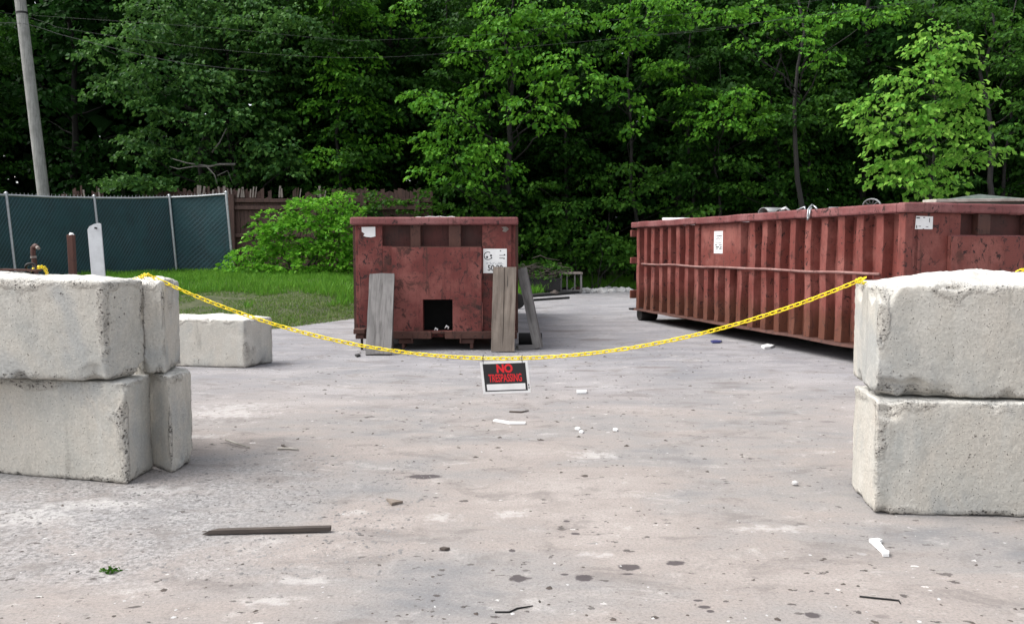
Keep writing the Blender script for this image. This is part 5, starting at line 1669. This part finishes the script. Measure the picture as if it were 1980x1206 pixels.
# ------------------------------------------------------------------ shrub and vines
def shrub(name, label, Y, lst, seed, lm, size, dens, base_px, dy=0.4, cat='shrub', grp=None):
    rgx = random.Random(seed)
    cl = clump_px(lst, Y, rgx, dy)
    b = Vector(pbase(base_px, Y))
    t = thing(name, b, label, cat, grp)
    mb = MB()
    for c, r in cl:
        limb(mb, b + Vector((rgx.uniform(-.3, .3), rgx.uniform(-.1, .3), -0.05)), Vector(c), 0.02, 0.006, rgx, 4, 0.15, 5)
    mb.build('stems', M['bark'], t)
    V, T = crown_mesh(cl, seed, size, dens, -0.05, 12, 2.6, 0.5, 0.7)
    fast_mesh('foliage', V, T, M[lm], t)
    return t
SB = [(600, 415, 60, 30), (650, 405, 50, 28), (540, 428, 44, 28), (575, 455, 70, 34), (640, 450, 60, 36), (520, 470, 46, 30), (480, 498, 40, 24), (555, 498, 66, 32), (625, 500, 66, 32), (675, 480, 40, 40), (500, 525, 60, 18), (580, 530, 66, 18), (650, 528, 50, 20), (455, 518, 26, 16), (680, 430, 34, 24), (690, 530, 30, 16), (585, 395, 26, 16), (660, 385, 22, 14)]
shrub('leafy_shrub', 'big fresh green shrub against the brown fence at the grass edge', 22.6, SB, 301, 'leaf_shrub', 0.125, 1.25, 580)
SV = [(1140, 500, 44, 20), (1180, 505, 36, 18), (1100, 478, 40, 22), (1205, 490, 26, 22), (1160, 470, 50, 20), (1030, 470, 40, 26), (1215, 520, 20, 14)]
shrub('leafy_shrub', 'loose tangle of vines over the grass beside the wooden stand', 27.0, SV, 302, 'leaf_vine', 0.14, 0.8, 1150)
SW = [(735, 390, 40, 16), (780, 398, 50, 16), (850, 380, 50, 20), (910, 385, 46, 22), (960, 400, 44, 26), (720, 405, 26, 14), (890, 410, 50, 16), (700, 372, 30, 10), (640, 368, 40, 10)]
shrub('leafy_shrub', 'dark straggling bushes showing over the short dumpster rim', 26.6, SW, 303, 'leaf_vine', 0.14, 0.6, 860)
SF = [(235, 345, 30, 12), (270, 352, 40, 14), (310, 352, 26, 12), (240, 362, 26, 8), (300, 362, 30, 8)]
shrub('leafy_shrub', 'leafy vine spilling over the broken fence top behind the green screen', 27.2, SF, 304, 'leaf_left', 0.17, 0.9, 270)

# ------------------------------------------------------------------ grass
def blades(name, label, n, xr_, ur, hr, lm, seed, cond=None, wd=0.012, kindlab='grass'):
    gg = np.random.default_rng(seed)
    V, T = [], []
    k = 0
    xs_ = gg.uniform(*xr_, n); us_ = gg.uniform(*ur, n)
    for x, u in zip(xs_, us_):
        y = edge_y(x) + u
        pch = noise.noise((x * 0.7, y * 0.7, 2)) + 0.5 * noise.noise((x * 2.3, y * 2.3, 4))
        if cond and not cond(x, u, pch): continue
        z = bank(x, y)
        h = gg.uniform(*hr) * (1 + 0.5 * pch)
        a = gg.uniform(0, 6.28); w_ = wd * gg.uniform(0.6, 1.4)
        lx, ly = gg.normal(0, 0.35, 2) * h
        V += [(x - math.cos(a) * w_, y - math.sin(a) * w_, z - 0.01), (x + math.cos(a) * w_, y + math.sin(a) * w_, z - 0.01), (x + lx, y + ly, z + h)]
        T.append((k, k + 1, k + 2)); k += 3
    return tag(fast_mesh(name, V, T, M[lm]), label, kindlab, kind='stuff')
blades('lawn_grass', 'fresh green grass on the bank below the shrub and fence', 46000, (-11.5, -0.8), (2.6, 10.5), (0.07, 0.17), 'grass', 1, lambda x, u, p: u > 4.6 - 1.2 * p or p > 0.35)
blades('dry_grass', 'thin short dry grass along the edge of the paved yard', 30000, (-9.0, -0.8), (0.05, 6.0), (0.02, 0.06), 'drygrass', 2, lambda x, u, p: p > -0.5 + 0.25 * (u < 0.5))
blades('tall_grass', 'tall green grass behind the pale stones at the far edge', 16000, (-0.6, 5.0), (0.3, 4.5), (0.15, 0.38), 'grass', 3, None, 0.014)

# ------------------------------------------------------------------ litter on the paving
def flat_piece(name, pts_px, th, material, label, cat, z=0.003, group=None):
    vs = [G(x_, y_) for x_, y_ in pts_px]
    n = len(vs); c = sum(vs, Vector()) / n
    mb = MB()
    up = [Vector((v_.x, v_.y, z + th + 0.004 * noise.noise((v_.x * 9, v_.y * 9, 1)))) for v_ in vs]
    lo = [Vector((v_.x, v_.y, z)) for v_ in vs]
    mb.add(lo + up, [tuple(range(n))[::-1], tuple(range(n, 2 * n))] + [(i, (i + 1) % n, (i + 1) % n + n, i + n) for i in range(n)])
    return tag(mb.build(name, material, loc=(c.x, c.y, 0)), label, cat, group)
def twig(name, pts_px, r, material, label, cat, lift=0.0, group=None):
    vs = []
    for i, q in enumerate(pts_px):
        p = G(q[0], q[1]); p.z = r + (q[2] if len(q) > 2 else 0); vs.append(p)
    mb = MB(); mb.tube(vs, [r] * (len(vs) - 1) + [r * 0.6], 6)
    return tag(mb.build(name, material, loc=(vs[0].x, vs[0].y, 0), smooth=True), label, cat, group)
a, b = G(407, 1033), G(640, 1028)
mb = MB()
av = Vector((a.x, a.y, 0.016)); bv_ = Vector((b.x, b.y, 0.02))
tdir = (bv_ - av).normalized(); sdir = Vector((-tdir.y, tdir.x, 0))
N = 14
for i in range(N + 1):
    f = i / N
    p = av.lerp(bv_, f)
    hw = 0.016 * (1 + 0.10 * noise.noise((f * 6, 0, 2))); hh_ = 0.010 * (1 + 0.15 * noise.noise((f * 7, 3, 2)))
    cut = 0.04 if i == 0 else 0
    for sx_, sz in ((-1, -1), (1, -1), (1, 1), (-1, 1)):
        mb.v.append(p + sdir * sx_ * hw + Vector((0, 0, sz * hh_)) + tdir * (cut * (sz + sx_) / 2))
for i in range(N):
    for k in range(4):
        mb.f.append((i * 4 + k, i * 4 + (k + 1) % 4, i * 4 + 4 + (k + 1) % 4, i * 4 + 4 + k)); mb.mi.append(0)
mb.f += [(3, 2, 1, 0), (N * 4, N * 4 + 1, N * 4 + 2, N * 4 + 3)]; mb.mi += [0, 0]
tag(mb.build('wooden_stake', M['stick'], loc=(av.x, av.y, 0)), 'long dark square wooden stake lying on the pavement', 'stake')
flat_piece('plastic_strip', [(1680, 1048), (1697, 1046), (1706, 1049), (1700, 1052), (1712, 1068), (1719, 1071), (1719, 1077), (1707, 1077), (1704, 1070), (1688, 1055)], 0.014, M['whiteplastic'], 'bent white plastic strip on the pavement below the pale blocks', 'litter')
twig('bent_wire', [(1662, 1154), (1690, 1157), (1720, 1160), (1738, 1162), (1741, 1168)], 0.004, M['black'], 'thin black bent wire on the pavement, the nearest to the pale blocks', 'wire')
twig('bent_wire', [(957, 1184), (985, 1184), (1000, 1177), (1030, 1172)], 0.0035, M['black'], 'crooked black wire lying at the bottom edge of the pavement', 'wire')
flat_piece('plastic_strip', [(953, 815), (958, 813), (985, 817.5), (1016, 818), (1016, 821), (985, 821)], 0.012, M['whiteplastic'], 'thin white strip on the pavement under the sign', 'litter')
twig('twig', [(985, 797), (1008, 798), (1022, 795)], 0.008, M['stick'], 'dark crooked twig just below the sign', 'twig')
flat_piece('cardboard_scrap', [(747, 967), (756, 968), (779, 973), (764, 976), (757, 978)], 0.012, M['plank_tan'], 'small tan cardboard scrap lying alone mid pavement', 'litter')
lump('stone', (G(1537, 938).x, G(1537, 938).y, 0.012), 0.019, M['stone'], 'lone small white stone on the pavement beside the pale blocks', 'stone', None, 21, (1, 1, 1))
twig('twig', [(437, 857, 0.02), (455, 862, 0.012), (483, 867)], 0.009, M['palewood'], 'pale stripped twig beside the block stack', 'twig')
twig('twig', [(537, 869), (560, 869), (577, 871)], 0.009, M['palewood'], 'pale twig with dark chips farther from the block stack', 'twig')
twig('twig', [(545, 862), (553, 866), (562, 868)], 0.007, M['stick'], 'short dark chip lying on the pale twig', 'twig')
flat_piece('plastic_strip', [(1115, 757), (1134, 757), (1134, 761), (1115, 762)], 0.016, M['whiteplastic'], 'white block-like scrap beyond the sign', 'litter')
for i, (x, y, w_) in enumerate(((1117, 830, 11), (1124, 836, 9), (1190, 832, 10))):
    flat_piece('paper_scrap', [(x - w_ / 2, y), (x, y - 1.8), (x + w_ / 2, y + 0.6), (x + w_ / 4, y + 2.2), (x - w_ / 3, y + 1.6)], 0.012, M['paper'], 'tiny torn white paper scrap scattered on the pavement', 'litter', group='torn paper scraps')
flat_piece('paper_scrap', [(1472, 672), (1484, 668), (1497, 671), (1490, 674), (1478, 675)], 0.03, M['paper'], 'crumpled white paper under the side of the long dumpster', 'litter')
flat_piece('plastic_bag', [(1374, 661), (1384, 659.5), (1396, 661), (1392, 663.5), (1378, 664)], 0.02, plain('blue_plastic', (0.03, 0.04, 0.16), 0.4), 'small blue plastic scrap near the long dumpster', 'litter')
flat_piece('rubber_scrap', [(686, 688), (694, 686.5), (697, 689), (690, 691)], 0.02, M['rubber'], 'black rubber scrap by the foot of the smooth grey plank', 'litter')
flat_piece('bark_chip', [(850, 1063), (858, 1061), (870, 1063), (860, 1065)], 0.01, M['stick'], 'dark bark chip on the pavement', 'litter')
# weed tuft
wt = G(212, 1106)
wd_ = thing('weed_tuft', (wt.x, wt.y, 0), 'small green weed tuft growing through the pavement', 'weed')
gg = np.random.default_rng(9)
pos = np.stack([gg.normal(wt.x, 0.017, 46), gg.normal(wt.y, 0.014, 46), gg.uniform(0.001, 0.014, 46)], 1)
V, T = leaf_arrays(pos, norm(gg.normal(0, 1, (46, 3)) * np.array([1, 1, 0.2])), 0.022, gg, -0.35, 0.6, 0.28)
fast_mesh('leaves', V, T, M['leaf_vine'], wd_)
# loose grit and chips that nobody could count
def grit(name, label, n, material, seed, smin, smax, sampler):
    gg = np.random.default_rng(seed)
    V, T = [], []
    k = 0
    for i in range(n):
        x, y = sampler(gg)
        s_ = gg.uniform(smin, smax) ** 1.0 * (0.6 + 0.8 * gg.random() ** 3)
        a = gg.uniform(0, 6.28); asp = gg.uniform(0.35, 1.0); h = s_ * gg.uniform(0.2, 0.55)
        c_, s2 = math.cos(a), math.sin(a)
        pts = []
        for q in range(5):
            an = 2 * math.pi * q / 5 + gg.uniform(-.35, .35)
            px_, py_ = math.cos(an) * s_, math.sin(an) * s_ * asp
            pts.append((x + px_ * c_ - py_ * s2, y + px_ * s2 + py_ * c_))
        V += [(p_[0], p_[1], 0.0005) for p_ in pts] + [(x + gg.normal(0, s_ * .2), y + gg.normal(0, s_ * .2), h)]
        T += [(k + q, k + (q + 1) % 5, k + 5) for q in range(5)]
        k += 6
    return tag(fast_mesh(name, V, T, material), label, 'gravel', kind='stuff')
def around(gg):
    y = 2.6 + 12 * gg.random() ** 1.6
    return gg.uniform(-0.68, 0.68) * y, y
def westpatch(gg):
    while True:
        x, y = gg.uniform(-2.7, -0.5), gg.uniform(3.4, 5.6)
        if gg.random() < 1 - 0.5 * abs(y - 4.3): return x, y
def pale(gg):
    y = 2.6 + 9 * gg.random() ** 1.4
    return gg.uniform(-0.68, 0.68) * y, y
grit('gravel', 'fine dark chips and grit scattered over the pavement', 1300, M['stick'], 41, 0.004, 0.014, around)
grit('gravel', 'dense grey gravel patch below the block stack', 2600, plain('grey_grit', (0.2, 0.19, 0.185), 0.9, var=0.5, scale=3), 42, 0.004, 0.014, westpatch)
grit('gravel', 'fine pale stone grit scattered over the pavement', 420, M['stone'], 43, 0.003, 0.011, pale)

def midlitter(gg):
    y = gg.uniform(5.0, 12.5)
    cx = gg.choice([-0.25, -0.02, 0.1, 0.2])
    return (cx + gg.normal(0, 0.16)) * y, y
grit('gravel', 'dark flat bark flakes strewn across the middle of the yard', 520, M['stick'], 44, 0.006, 0.024, midlitter)
